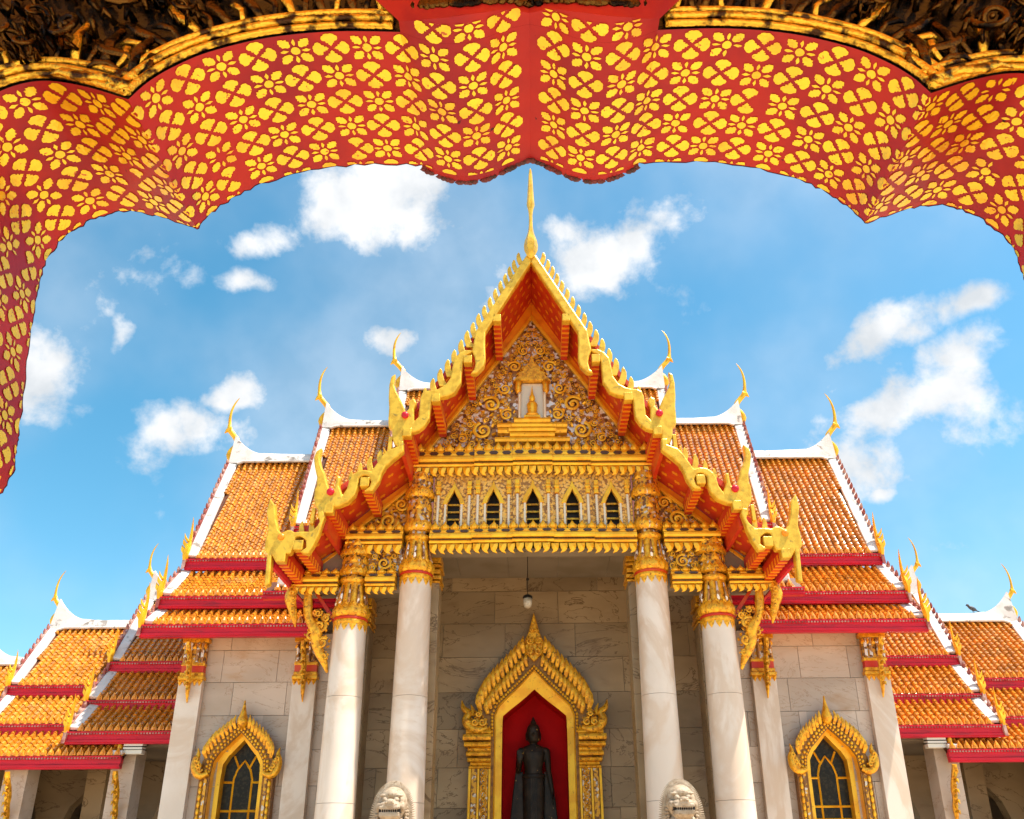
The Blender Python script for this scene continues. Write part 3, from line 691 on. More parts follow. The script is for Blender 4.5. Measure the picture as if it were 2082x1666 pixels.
# little shrine in the middle of the pediment
sh = MB()
for z0, z1, hw, y0 in ((12.30, 12.46, 1.10, 19.74), (12.46, 12.60, .66, 19.70), (12.62, 12.76, .70, 19.68), (12.78, 12.92, .60, 19.70), (12.94, 13.10, .54, 19.72), (12.60, 12.78, 1.02, 19.76), (12.80, 12.95, 1.04, 19.76)):
    sh.prism([(20.0, z0), (y0 + .03, z0), (y0, (z0 + z1) / 2), (y0 + .03, z1), (20.0, z1)], -hw, hw, 'x')
shr = sh.build('shrine', M['gold_trim'], ped, bevel=.01)
b = MB(); b.prism([(-.34, 13.1), (.34, 13.1), (.34, 14.4), (-.34, 14.4)], 19.93, 19.985); b.build('shrine_back', M['bead'], shr)
for s in (-1, 1):
    b = MB(); b.lathe([(.05, 13.1), (.04, 13.25), (.045, 13.9), (.055, 14.0)], s * .38, 19.82, 10); b.build('shrine_column', M['bead'], shr, True)
    b = MB(); b.lathe([(.05, 13.98), (.10, 14.10), (.09, 14.25), (.12, 14.42)], s * .42, 19.82, 12, lambda t, z: 1 + .08 * math.cos(6 * t)); b.build('shrine_capital', M['gold'], shr, True)
b = MB(); b.prism([(-.58, 14.42), (.58, 14.42), (.50, 14.52), (.40, 14.62), (.44, 14.70), (.26, 14.80), (.28, 14.90), (.10, 15.05), (0, 15.40), (-.10, 15.05), (-.28, 14.90), (-.26, 14.80), (-.44, 14.70), (-.40, 14.62), (-.50, 14.52)], 19.76, 19.98)
b.build('shrine_canopy', M['gold'], shr, bevel=.02)
b = MB(); b.ball((0, 19.78, 13.22), (.20, .12, .08)); b.lathe([(.13, 13.24), (.15, 13.42), (.17, 13.56), (.12, 13.64), (.06, 13.68), (.09, 13.74), (.09, 13.84), (.05, 13.92), (.03, 14.05), (.005, 14.24)], 0, 19.80, 12); b.box(-.24, .24, 19.7, 19.9, 13.1, 13.16)
b.build('seated_figure', M['gold_trim'], shr, True, 50)

# frieze with five pointed openings
fr_m = MB(); DX = 1.10
bk = MB(); bk.box(-2.8, 2.8, 20.02, 20.1, 9.46, 11.35); frb = bk.build('frieze', M['dark'], temple)
for i in range(-2, 3):
    cx = i * DX; y0 = 19.72 - (.04 if abs(i) < 2 else 0) - (.04 if i == 0 else 0)
    p = MB(); p.prism([(cx - .55, 9.47), (cx - .17, 9.47), (cx - .17, 10.36), (cx - .11, 10.50), (cx, 10.72), (cx + .11, 10.50), (cx + .17, 10.36), (cx + .17, 9.47), (cx + .55, 9.47), (cx + .55, 11.34), (cx - .55, 11.34)], y0, y0 + .10)
    pan = p.build('lattice_panel', M['lattice'], frb)
    a = MB(); a.prism([(cx - .19, 10.30), (cx - .13, 10.46), (cx - .05, 10.60), (cx, 10.73), (cx + .05, 10.60), (cx + .13, 10.46), (cx + .19, 10.30), (cx + .31, 10.30), (cx + .26, 10.46), (cx + .15, 10.68), (cx + .06, 10.82), (cx, 11.0), (cx - .06, 10.82), (cx - .15, 10.68), (cx - .26, 10.46), (cx - .31, 10.30)], y0 - .05, y0)
    a.build('arch_trim', M['gold_trim'], frb, bevel=.012)
    for q in (-1, 1):
        a = MB(); a.box(cx + q * .225 - .028, cx + q * .225 + .028, y0 - .03, y0, 9.5, 10.30); a.build('jamb', M['bead'], frb)
        xx = cx + q * .43
        pr = []
        for k in range(17): pr += [(.050, 9.56 + k * .06), (.036, 9.59 + k * .06)]
        a = MB(); a.lathe(pr, xx, y0 - .05, 10); a.build('colonnette', M['bead'], frb, True)
        a = MB(); a.box(xx - .06, xx + .06, y0 - .11, y0, 10.58, 10.68); a.box(xx - .075, xx + .075, y0 - .125, y0, 10.74, 10.80); a.box(xx - .06, xx + .06, y0 - .11, y0, 10.84, 10.98); a.box(xx - .05, xx + .05, y0 - .10, y0, 10.68, 10.84); a.build('colonnette_capital', M['gold_trim'], frb, bevel=.01)
    a = MB()
    for zz in (9.92, 10.14, 10.36): a.box(cx - .19, cx + .19, 19.93, 19.97, zz, zz + .05)
    a.build('inner_rail', M['gold'], frb)

# carved infill of the outer bays
for s in (-1, 1):
    b = MB(); b.prism(mir([(3.5, 9.42), (5.0, 9.42), (4.95, 9.62), (3.55, 10.98), (3.5, 10.98)], s), 19.98, 20.12); inf = b.build('side_pediment', M['mosaic'], temple)
    b = MB(); b.prism(mir([(4.98, 9.55), (5.24, 9.62), (4.40, 10.40), (3.44, 11.2), (3.44, 10.98)], s), 19.92, 20.0); b.build('raking_board', M['orange'], inf, bevel=.015)
    b = MB(); b.prism(mir([(4.90, 9.55), (5.02, 9.58), (3.46, 11.0), (3.46, 10.88)], s), 19.86, 19.95); b.build('raking_trim', M['gold_trim'], inf, bevel=.01)
    for cx, cz, r in ((4.0, 9.90, .26), (4.45, 9.66, .14), (3.68, 10.40, .20), (3.68, 9.72, .12)):
        m = MB(); scroll(m, s * cx, cz, r, 19.95, s); m.build('scroll', M['gold_trim'], inf, True, 60)
    b = MB(); b.prism(mir([(5.1, 8.26), (6.15, 8.26), (6.1, 8.4), (5.1, 9.15)], s), 19.98, 20.12); inf = b.build('side_pediment', M['mosaic'], temple)
    b = MB(); b.prism(mir([(6.12, 8.36), (6.32, 8.40), (5.15, 9.42), (5.05, 9.22)], s), 19.90, 20.0); b.build('raking_board', M['orange'], inf, bevel=.015)
    b = MB(); b.prism(mir([(6.02, 8.34), (6.14, 8.36), (5.08, 9.24), (5.08, 9.12)], s), 19.84, 19.93); b.build('raking_trim', M['gold_trim'], inf, bevel=.01)
    for cx, cz, r in ((5.35, 8.62, .17), (5.68, 8.46, .10)):
        m = MB(); scroll(m, s * cx, cz, r, 19.95, -s); m.build('scroll', M['gold_trim'], inf, True, 60)
    b = MB(); b.box(*sorted((s * 3.5, s * 4.45)), 19.80, 19.9, 8.3, 9.1); pn = b.build('relief_panel', M['mirror'], temple)
    for cx, cz, r, d in ((3.98, 8.62, .20, 1), (3.70, 8.50, .12, -1), (4.27, 8.50, .12, -1), (3.72, 8.82, .10, 1), (4.24, 8.82, .10, 1), (3.98, 8.92, .06, 1)):
        m = MB(); scroll(m, s * cx, cz, r, 19.76, d * s, 1.2); m.build('scroll', M['gold_trim'], pn, True, 60)
    # carved bracket springing from the outer column
    m = MB(); X = lambda x: s * x
    pth = [(X(5.86), 19.6, 7.86), (X(5.80), 19.56, 7.45), (X(5.72), 19.55, 7.10), (X(5.50), 19.58, 6.80), (X(5.48), 19.6, 6.55), (X(5.36), 19.62, 6.28), (X(5.22), 19.64, 6.05), (X(5.12), 19.66, 5.80)]
    m.tube(catmull(pth, 3), [c[0] for c in catmull([(.09,), (.12,), (.10,), (.15,), (.13,), (.12,), (.09,), (.03,)], 3)], 8)
    for cx, cz, r, d in ((5.42, 6.92, .17, 1), (5.30, 6.50, .15, -1), (5.62, 6.70, .13, 1), (5.28, 7.12, .11, -1), (5.22, 6.18, .09, 1), (5.5, 7.25, .09, 1)):
        scroll(m, X(cx), cz, r, 19.6, d * s, .8, th=r * .28)
    m.build('carved_bracket', M['gold'], temple, True, 60)
    m = MB()
    m.tube(catmull([(X(6.22), 19.55, 7.92), (X(6.26), 19.5, 7.66), (X(6.18), 19.5, 7.40), (X(6.10), 19.52, 7.15), (X(6.04), 19.55, 6.90)], 3), [c[0] for c in catmull([(.12,), (.15,), (.12,), (.09,), (.015,)], 3)], 7)
    for k in range(5): scroll(m, X(6.20 - .03 * k), 7.74 - .15 * k, .075 - .008 * k, 19.44, s, k, th=.03, buds=3)
    m.build('hanging_pendant', M['gold'], temple, True, 60)
    m = MB(); m.prism(mir([(5.78, 7.90), (5.66, 7.86), (4.98, 7.02), (5.05, 6.92)], s), 19.86, 20.1); m.build('raking_beam', M['red'], temple)

# porch roof: soffit planes, purlins, bargeboards
TIERS = [[(0, 17.58), (1.08, 15.66), (1.88, 14.26), (2.72, 12.96), (3.50, 11.80)], [(3.42, 11.22), (4.40, 10.42), (5.28, 9.62)], [(5.22, 9.14), (5.80, 8.72), (6.36, 8.30)]]
DEPTH = [25.4, 22.9, 21.6]
PURL = [[(1.0, 15.42), (1.79, 13.98), (2.61, 12.72), (3.31, 11.66)], [(4.28, 10.22), (5.10, 9.50)], [(5.72, 8.54), (6.10, 8.24)]]
for s in (-1, 1):
    for ti, (pl, dp) in enumerate(zip(TIERS, DEPTH)):
        m = MB(); up = [(p[0] + .06, p[1] + .12) for p in pl]
        if ti == 0: up[0] = (0, pl[0][1] + .20)
        m.prism(mir(pl + list(reversed(up)), s), 18.02, dp)
        rf = m.build('porch_roof', M['red'], temple)
        t = MB()          # tile courses lying on the slope (seen only from above)
        for k in range(len(up) - 1):
            (xa, za), (xb, zb) = up[k], up[k + 1]
            n = max(1, int(math.hypot(xb - xa, zb - za) / .3))
            for i in range(n):
                p0 = (xa + (xb - xa) * i / n, za + (zb - za) * i / n); p1 = (xa + (xb - xa) * (i + 1.1) / n, za + (zb - za) * (i + 1.1) / n)
                t.prism(mir([p0, p1, (p1[0] + .02, p1[1] + .06), (p0[0] + .01, p0[1] + .02)], s), 18.06, dp - .02)
        tag(t.build('tile_field', M['tile'], rf), kind='stuff')
        g_ = MB()         # gilt stencil motifs on the soffit
        for k in range(len(pl) - 1):
            (xa, za), (xb, zb) = pl[k], pl[k + 1]; Lk = math.hypot(xb - xa, zb - za); ux, uz = (xb - xa) / Lk, (zb - za) / Lk; nx, nz_ = (uz, -ux)
            n = max(2, int(Lk / .36))
            for i in range(n):
                for j in range(5):
                    a = (i + .5 + (.25 if j % 2 else -.1)) / n * Lk; yy = 18.22 + j * .38
                    if a > Lk - .12: continue
                    px_, pz_ = xa + ux * a + nx * .006, za + uz * a + nz_ * .006
                    pts = []
                    for (da, dy) in ((-.10, -.02), (-.06, -.07), (0, -.05), (.05, -.08), (.10, -.01), (.06, .05), (0, .03), (-.05, .06)):
                        pts.append((s * (px_ + ux * da), yy + dy * 1.2, pz_ + uz * da))
                    g_.add(pts, [tuple(range(8)) if s < 0 else tuple(reversed(range(8)))])
        tag(g_.build('gilt_motifs', M['orange'], rf), kind='stuff')
        for px_, pz_ in PURL[ti]:
            x0, x1 = sorted((s * (px_ - .10), s * (px_ + .10)))
            p = MB(); p.box(x0, x1, 18.0, 19.80, pz_ - .24, pz_ + .14)
            pu = p.build('purlin', M['red'], rf)
            for k in range(7):
                p = MB(); p.box(x0 - .012, x1 + .012, 18.12 + k * .23, 18.20 + k * .23, pz_ - .252, pz_ - .05); p.build('purlin_band', M['orange'], rf)
            p = MB(); p.box(x0 - .015, x1 + .015, 17.76, 18.0, pz_ - .25, pz_ + .0); p.build('purlin_end', M['pale_gold'], rf, bevel=.02)
    # closing boards between the tiers
    for xx, za, zb, dp in ((3.40, 10.95, 11.62, 22.9), (5.20, 8.90, 9.50, 21.6)):
        m = MB(); m.box(*sorted((s * (xx - .05), s * (xx + .05))), 18.03, 19.9, za, zb); m.build('closing_board', M['red'], temple)
    m = MB(); m.prism(mir([(6.22, 8.18), (6.36, 8.22), (6.42, 7.96), (6.30, 7.92)], s), 18.03, 21.6); m.build('side_fascia', M['fascia'], temple)

B1 = [(0, 17.86), (.17, 17.63), (1.60, 14.82), (1.65, 14.37), (1.68, 14.15), (1.6, 13.91), (1.57, 13.7), (1.61, 13.49), (1.7, 13.38), (1.51, 13.39), (1.34, 13.61), (1.29, 13.85), (1.32, 14.37), (1.32, 14.77), (1.2, 15.02), (1.12, 15.18), (.18, 17.05), (0, 17.40)]
B2 = [(1.66, 14.19), (1.86, 14.19), (2.03, 14.1), (2.17, 13.89), (2.22, 13.56), (2.25, 13.26), (2.38, 13.03), (2.57, 12.9), (2.71, 12.86), (2.88, 12.85), (3.0, 12.77), (3.04, 12.61), (3.04, 12.33), (3.05, 12.02), (3.15, 11.89), (3.19, 12.27), (3.13, 12.47), (3.21, 12.61), (3.34, 12.53), (3.32, 12.3), (3.4, 12.16), (3.44, 12.3), (3.56, 12.56), (3.71, 12.84), (3.79, 13.05), (3.78, 13.41), (3.89, 13.31), (3.92, 13.05), (3.90, 12.62), (3.86, 12.31), (3.85, 11.97), (3.83, 11.73), (3.72, 11.62), (3.7, 11.38), (3.61, 11.17), (3.42, 11.06), (3.4, 11.54), (3.2, 11.54), (3.01, 11.6), (2.86, 11.75), (2.75, 11.96), (2.74, 12.3), (2.73, 12.52), (2.6, 12.65), (2.5, 12.63), (2.31, 12.66), (2.12, 12.77), (1.95, 13.09), (1.94, 13.44), (1.93, 13.76), (1.85, 14.01), (1.68, 14.12)]
B3 = [(3.38, 11.30), (3.55, 11.30), (3.53, 11.12), (3.79, 11.0), (3.91, 10.85), (4.05, 10.58), (4.14, 10.4), (4.3, 10.45), (4.49, 10.42), (4.63, 10.29), (4.69, 10.12), (4.72, 9.91), (4.81, 9.74), (4.92, 10.0), (4.92, 10.26), (5.02, 10.29), (5.02, 10.09), (5.04, 9.91), (5.13, 9.83), (5.24, 10.09), (5.33, 10.36), (5.46, 10.59), (5.52, 10.8), (5.51, 11.11), (5.64, 10.99), (5.68, 10.81), (5.62, 10.54), (5.52, 10.24), (5.50, 10.01), (5.53, 9.89), (5.52, 9.69), (5.47, 9.46), (5.38, 9.35), (5.35, 9.1), (5.2, 9.15), (5.18, 9.4), (4.87, 9.44), (4.65, 9.54), (4.49, 9.74), (4.44, 9.97), (4.44, 10.2), (4.34, 10.29), (4.2, 10.26), (4.12, 10.11), (4.15, 9.96), (4.29, 9.85), (4.06, 9.85), (3.92, 10.11), (3.87, 10.34), (3.78, 10.55), (3.58, 10.76), (3.36, 10.97)]
B4 = [(5.21, 9.3), (5.36, 9.28), (5.28, 9.02), (5.32, 8.91), (5.45, 8.76), (5.71, 8.76), (5.86, 8.74), (5.95, 8.80), (6.05, 8.80), (6.18, 8.72), (6.27, 8.81), (6.38, 9.11), (6.46, 9.47), (6.62, 9.67), (6.64, 9.3), (6.55, 8.97), (6.52, 8.81), (6.54, 8.56), (6.53, 8.3), (6.44, 8.19), (6.37, 7.39), (6.26, 7.44), (6.32, 8.16), (6.2, 7.98), (6.18, 8.2), (5.88, 8.19), (5.81, 8.43), (5.82, 8.61), (5.69, 8.64), (5.55, 8.53), (5.52, 8.34), (5.66, 8.24), (5.45, 8.18), (5.35, 8.39), (5.26, 8.66), (5.22, 8.91), (5.17, 9.15)]
FINS = [(.38, 17.92, .8), (.52, 17.63, .8), (.65, 17.37, .8), (.78, 17.08, .8), (.92, 16.80, .82), (1.07, 16.50, .84), (1.22, 16.18, .86), (1.38, 15.87, .88), (1.54, 15.57, .9), (1.69, 15.26, .95), (1.85, 14.96, 1.0), (2.01, 14.64, 1.0), (2.19, 14.29, 1), (2.36, 13.96, 1), (2.55, 13.65, 1), (2.74, 13.33, .9), (2.94, 13.02, .6)]
FINS2 = [(3.73, 11.32, .72), (3.99, 11.10, .85), (4.24, 10.90, .85), (4.47, 10.72, .7), (4.68, 10.48, .7)]
FINS3 = [(5.5, 9.14, .8), (5.75, 9.1, .7)]
def fin(m, s, tx, tz, k, y):
    pts = [(0, 0), (.05, -.08), (.085, -.20), (.08, -.36), (.0, -.60), (-.26, -.60), (-.13, -.42), (-.07, -.22), (-.05, -.08)]
    m.prism([(s * (tx + p[0] * k), tz + p[1] * k) for p in pts], y, y + .07)
for s in (-1, 1):
    m = MB(); m.prism(mir(B1, s), 17.76, 17.99); bb = m.build('bargeboard', M['pale_gold'], temple, bevel=.04)
    for fx, fz, k in FINS:
        m = MB(); fin(m, s, fx, fz, k, 17.90); m.build('fin', M['pale_gold'], bb, bevel=.015)
    m = MB(); m.prism(mir(B2, s), 17.80, 18.01); b2 = m.build('bargeboard', M['pale_gold'], temple, bevel=.04)
    m = MB(); m.prism(mir(B3, s), 17.78, 18.01); b3 = m.build('bargeboard', M['pale_gold'], temple, bevel=.04)
    for fx, fz, k in FINS2:
        m = MB(); fin(m, s, fx, fz, k, 17.90); m.build('fin', M['pale_gold'], b3, bevel=.015)
    m = MB(); m.prism(mir(B4, s), 17.76, 17.99); b4 = m.build('bargeboard', M['pale_gold'], temple, bevel=.04)
    for fx, fz, k in FINS3:
        m = MB(); fin(m, s, fx, fz, k, 17.90); m.build('fin', M['pale_gold'], b4, bevel=.015)
    for cx, cz, r, par in ((3.40, 12.05, .10, b2), (5.11, 9.82, .10, b3), (6.16, 8.62, .09, b4)):
        m = MB(); m.ball((s * cx, 17.76, cz), (r, r * .8, r), 14, 9); m.build('boss', M['fascia'] if par != b4 else M['orange'], par, True)
    m = MB()
    for (x0, z0), hgt in (((3.69, 11.0), .42), ((5.44, 8.98), .42)):
        m.box(*sorted((s * x0, s * (x0 + .09))), 17.8, 17.95, z0, z0 + hgt)
    m.build('hanging_tab', M['pale_gold'], temple, bevel=.012)
# front finial on the gable apex
m = MB()
m.lathe([(.02, 17.50), (.13, 17.62), (.20, 17.80), (.215, 18.0), (.19, 18.2), (.13, 18.40), (.085, 18.58), (.062, 18.80), (.055, 19.05), (.058, 19.30), (.075, 19.48), (.125, 19.72), (.11, 19.95), (.085, 20.5), (.06, 21.05), (.05, 21.2), (.035, 21.33), (.005, 21.40)], 0, 17.72, 6)
m.build('gable_finial', M['pale_gold'], temple, True, 35)

# windows of the wings
def ogee_frame(parent, cx, y, outer, inner, name, mat, d):
    m = MB(); o = [(cx + q[0], q[1]) for q in outer]; i = [(cx + q[0], q[1]) for q in inner]
    b = len(m.v); n = len(o)
    for pts, yy in ((o, y), (i, y), (o, y + d), (i, y + d)):
        m.v += [(p[0], yy, p[1]) for p in pts]
    for k in range(n - 1):
        m.f.append((b + k, b + n + k, b + n + k + 1, b + k + 1)); m.f.append((b + k, b + k + 1, b + 2 * n + k + 1, b + 2 * n + k)); m.f.append((b + n + k, b + 3 * n + k, b + 3 * n + k + 1, b + n + k + 1))
    return m.build(name, mat, parent, bevel=.0)
def sym(half): return [(-x, z) for x, z in half] + [(x, z) for x, z in reversed(half)][1:] if half[-1][0] == 0 else [(-x, z) for x, z in half] + [(x, z) for x, z in reversed(half)]
def flames(parent, cx, y, base, n, k, lean, matn='gold', nm='flame_leaf', scale0=1.0):
    """upright leaf tongues along the polyline base (from the ear to the crest) on both sides"""
    base = catmull(base, 6); ln = [0]
    for a, b_ in zip(base, base[1:]): ln.append(ln[-1] + math.hypot(b_[0] - a[0], b_[1] - a[1]))
    for i in range(n):
        t = (i + .5) / n * ln[-1]; j = max(q for q in range(len(ln)) if ln[q] <= t); j = min(j, len(base) - 2)
        f = (t - ln[j]) / max(1e-6, ln[j + 1] - ln[j]); x = base[j][0] + (base[j + 1][0] - base[j][0]) * f; z = base[j][1] + (base[j + 1][1] - base[j][1]) * f
        for s in (-1, 1):
            m = MB(); h = k * scale0 * (1 - .15 * i / n); w = h * .19
            pth = [(cx + s * (x - .10 * h), y + .02, z - .45 * h), (cx + s * (x + .03 * h), y - .05, z - .05 * h), (cx + s * (x + .02 * h), y - .05, z + .30 * h), (cx + s * (x - .04 * h), y - .02, z + .68 * h)]
            m.tube(pth, [w * .7, w, w * .8, .01], 6, (.8, 1)); m.build(nm, M[matn], parent, True, 60)
def window(cx):
    y = 22.2
    gr = empty_part('window', cx)
    return gr
batter(.0068, 5.5)
for s in (-1, 1):
    cx = s * 7.92; y = 22.22
    o1 = sym([(.98, 0.9), (.98, 3.72), (.95, 4.08), (.84, 4.32), (.56, 4.68), (.28, 4.95), (0, 5.18)])
    i1 = sym([(.70, 0.9), (.70, 3.78), (.66, 4.10), (.50, 4.34), (.44, 4.38), (.24, 4.58), (0, 4.80)])
    fr_ = ogee_frame(temple, cx, y, o1, i1, 'window', M['deep_gold'], .29)
    # smooth gilt reveal
    i2 = sym([(.52, 0.9), (.52, 3.70), (.50, 4.05), (.36, 4.28), (.32, 4.31), (.18, 4.46), (0, 4.66)])
    i1b = [(q[0] * .995, q[1] - .004) for q in i1]
    rv = MB(); n = len(i1b)
    rv.v += [(cx + p[0], y + .03, p[1]) for p in i1b] + [(cx + p[0], y + .28, p[1]) for p in i1b] + [(cx + p[0], y + .30, p[1]) for p in i2] + [(cx + p[0], y + .60, p[1]) for p in i2]
    for r_ in range(3):
        for k in range(n - 1): rv.f.append((r_ * n + k, (r_ + 1) * n + k, (r_ + 1) * n + k + 1, r_ * n + k + 1))
    rv.build('reveal', M['gold_trim'], fr_)
    ysash = 22.78
    # leaded panes and bars
    iw = .235
    P_in = [(-iw, 2.98), (-iw, 3.72), (-.17, 3.92), (-.08, 4.04), (0, 4.14), (.08, 4.04), (.17, 3.92), (iw, 3.72), (iw, 2.98)]
    out_pts = {'t': 4.62}
    panes = [P_in, [(-.50, 2.98), (-iw - .03, 2.98), (-iw - .03, 3.62), (-.50, 3.62)], [(iw + .03, 2.98), (.50, 2.98), (.50, 3.62), (iw + .03, 3.62)],
             [(-.50, 3.66), (-iw - .03, 3.66), (-iw - .02, 3.76), (-.17, 3.98), (-.30, 4.24), (-.48, 4.02)], [(iw + .03, 3.66), (.50, 3.66), (.48, 4.02), (.30, 4.24), (.17, 3.98), (iw + .02, 3.76)],
             [(-.13, 4.02), (0, 4.20), (.13, 4.02), (.26, 4.28), (0, 4.56), (-.26, 4.28)],
             [(-.50, 2.70), (-iw - .03, 2.70), (-iw - .03, 2.94), (-.50, 2.94)], [(-iw, 2.70), (iw, 2.70), (iw, 2.94), (-iw, 2.94)], [(iw + .03, 2.70), (.50, 2.70), (.50, 2.94), (iw + .03, 2.94)],
             [(-.50, .95), (.50, .95), (.50, 2.56), (-.50, 2.56)]]
    sb = MB(); sb.box(cx - .62, cx + .62, ysash + .02, ysash + .06, .9, 4.7); sash = sb.build('sash_back', M['dark'], fr_)
    for pz in panes:
        q = MB(); q.prism([(cx + p[0], p[1]) for p in pz], ysash, ysash + .018); q.build('pane', M['glass'], fr_)
    bars = MB(); bw_ = .028
    def bar(pts):
        bars.tube([(cx + p[0], ysash - .01, p[1]) for p in pts], bw_, 4, (1, 1))
    bar([(-.51, 2.96), (.51, 2.96)]); bar([(-.51, 2.66), (.51, 2.66)]); bar([(-.51, 2.60), (.51, 2.60)]); bar([(-iw - .015, 2.66), (-iw - .015, 2.96)]); bar([(iw + .015, 2.66), (iw + .015, 2.96)])
    bar([(-iw - .015, 2.96), (-iw - .015, 3.72), (-.18, 3.94), (-.09, 4.06), (0, 4.17), (.09, 4.06), (.18, 3.94), (iw + .015, 3.72), (iw + .015, 2.96)])
    bar([(-.51, 3.64), (-iw, 3.64)]); bar([(iw, 3.64), (.51, 3.64)]); bar([(-.15, 4.0), (-.29, 4.28)]); bar([(.15, 4.0), (.29, 4.28)])
    bars.build('glazing_bar', M['gold_trim'], fr_)
    # carved surround
    for tt, rb_ in ((.18, .036), (.46, .046)):
        b = MB(); pp = [(i_[0] + (o_[0] - i_[0]) * tt, i_[1] + (o_[1] - i_[1]) * tt) for i_, o_ in zip(i1, o1)][1:-1]
        for (xa, za), (xb, zb) in zip(pp, pp[1:]):
            nn = max(1, int(math.hypot(xb - xa, zb - za) / (rb_ * 2.1)))
            for k in range(nn): b.ball((cx + xa + (xb - xa) * k / nn, y - .012, za + (zb - za) * k / nn), rb_, 6, 4)
        tag(b.build('arch_beading', M['gold_trim'], fr_, True), kind='stuff')
    b = MB(); b.lathe([(.02, 5.62), (.035, 5.5), (.06, 5.38), (.11, 5.22), (.16, 5.08), (.13, 4.98), (.06, 4.9)], cx, y - .02, 10); b.build('crest', M['gold'], fr_, True, 60)
    flames(fr_, cx, y - .02, [(.93, 4.28), (.72, 4.60), (.42, 4.86), (.16, 5.08)], 9, .34, .1)
    for q in (-1, 1):
        b = MB(); b.tube(catmull([(cx + q * .74, y - .05, 3.80), (cx + q * .92, y - .08, 3.74), (cx + q * 1.08, y - .08, 3.86), (cx + q * 1.12, y - .06, 4.08), (cx + q * 1.06, y - .04, 4.26), (cx + q * 1.10, y - .03, 4.42)], 3), [c[0] for c in catmull([(.06,), (.09,), (.10,), (.09,), (.06,), (.01,)], 3)], 7)
        for k in range(4): scroll(b, cx + q * (.96 + .04 * k), 3.90 + .08 * k, .07, y - .08, q, k, th=.028, buds=3)
        b.build('naga_ear', M['gold'], fr_, True, 60)
        b = MB()
        for k in range(17): b.ball((cx + q * .90, y - .01, 1.0 + k * .16), (.05, .04, .085), 6, 5)
        b.build('jamb_beading', M['gold_trim'], fr_, True)
        b = MB(); b.box(*sorted((cx + q * .76, cx + q * .83)), y - .02, y, .9, 3.7); b.build('jamb_mosaic', M['mosaic'], fr_)

batter()
# niche with its gilded surround
YN = 23.74
o1 = sym([(1.62, 1.0), (1.62, 4.70), (1.66, 5.30), (1.62, 5.62), (1.30, 6.05), (.95, 6.38), (.5, 6.80), (0, 7.25)])
i1 = sym([(1.16, 1.0), (1.16, 4.95), (1.17, 5.45), (1.05, 5.72), (.80, 5.95), (.73, 6.0), (.35, 6.36), (0, 6.72)])
nich = ogee_frame(temple, 0, YN, o1, i1, 'niche', M['deep_gold'], .32)
i2 = sym([(.94, 1.0), (.94, 4.90), (.935, 5.30), (.92, 5.44), (.70, 5.62), (.48, 5.78), (.24, 5.97), (0, 6.18)])
rv = MB(); n = len(i1); i1s = [(q[0] * .97, q[1] - .03) for q in i1]
rows_ = [(i1, YN - .015), (i1s, YN - .035), (i1s, YN + .10), (i2, YN + .16), (i2, YN + .9)]
for pts, yy in rows_: rv.v += [(p[0], yy, p[1]) for p in pts]
for r_ in range(3):
    for k in range(n - 1): rv.f.append((r_ * n + k, (r_ + 1) * n + k, (r_ + 1) * n + k + 1, r_ * n + k + 1))
rv.build('reveal', M['gold_trim'], nich, True, 35)
rd = MB(); rd.v += [(p[0], YN + .162, p[1]) for p in i2] + [(p[0], YN + 1.1, p[1]) for p in i2]
for k in range(n - 1): rd.f.append((k, n + k, n + k + 1, k + 1))
rd.box(-1.1, 1.1, YN + 1.1, YN + 1.16, .8, 6.4); rd.build('niche_lining', M['niche_red'], nich)
pb = MB(); pb.box(-.92, .92, YN + .2, YN + 1.08, 0, 2.0); pb.build('niche_plinth', M['red'], nich)
b = MB(); b.prism([(0, 8.42), (.09, 8.10), (.17, 7.80), (.30, 7.50), (.24, 7.15), (0, 6.92), (-.24, 7.15), (-.30, 7.50), (-.17, 7.80), (-.09, 8.10)], YN - .10, YN + .24); b.build('crest', M['gold'], nich, bevel=.04)
b = MB()
for q in (-1, 1):
    scroll(b, q * .13, 7.52, .11, YN - .12, q, .5, th=.03); scroll(b, q * .12, 7.22, .11, YN - .12, -q, .5, th=.03); scroll(b, q * .06, 7.85, .06, YN - .12, q, .5, th=.02, buds=3)
b.build('crest_carving', M['gold'], nich, True, 60)
flames(nich, 0, YN - .06, [(1.66, 5.72), (1.46, 6.14), (1.10, 6.56), (.66, 7.02), (.28, 7.46)], 12, .52, .1)
flames(nich, 0, YN - .08, [(1.44, 5.60), (1.22, 5.92), (.88, 6.28), (.50, 6.68), (.20, 7.02)], 12, .42, .1)
b = MB()
path = [(-x, z) for x, z in [(1.22, 4.9), (1.23, 5.46), (1.10, 5.76), (.84, 6.0), (.38, 6.43)]] + [(0, 6.80)] + [(x, z) for x, z in reversed([(1.22, 4.9), (1.23, 5.46), (1.10, 5.76), (.84, 6.0), (.38, 6.43)])]
for (xa, za), (xb, zb) in zip(path, path[1:]):
    nn = max(1, int(math.hypot(xb - xa, zb - za) / .085))
    for i in range(nn): b.ball((xa + (xb - xa) * i / nn, YN - .05, za + (zb - za) * i / nn), .045, 6, 4)
b.build('arch_beading', M['gold_trim'], nich, True)
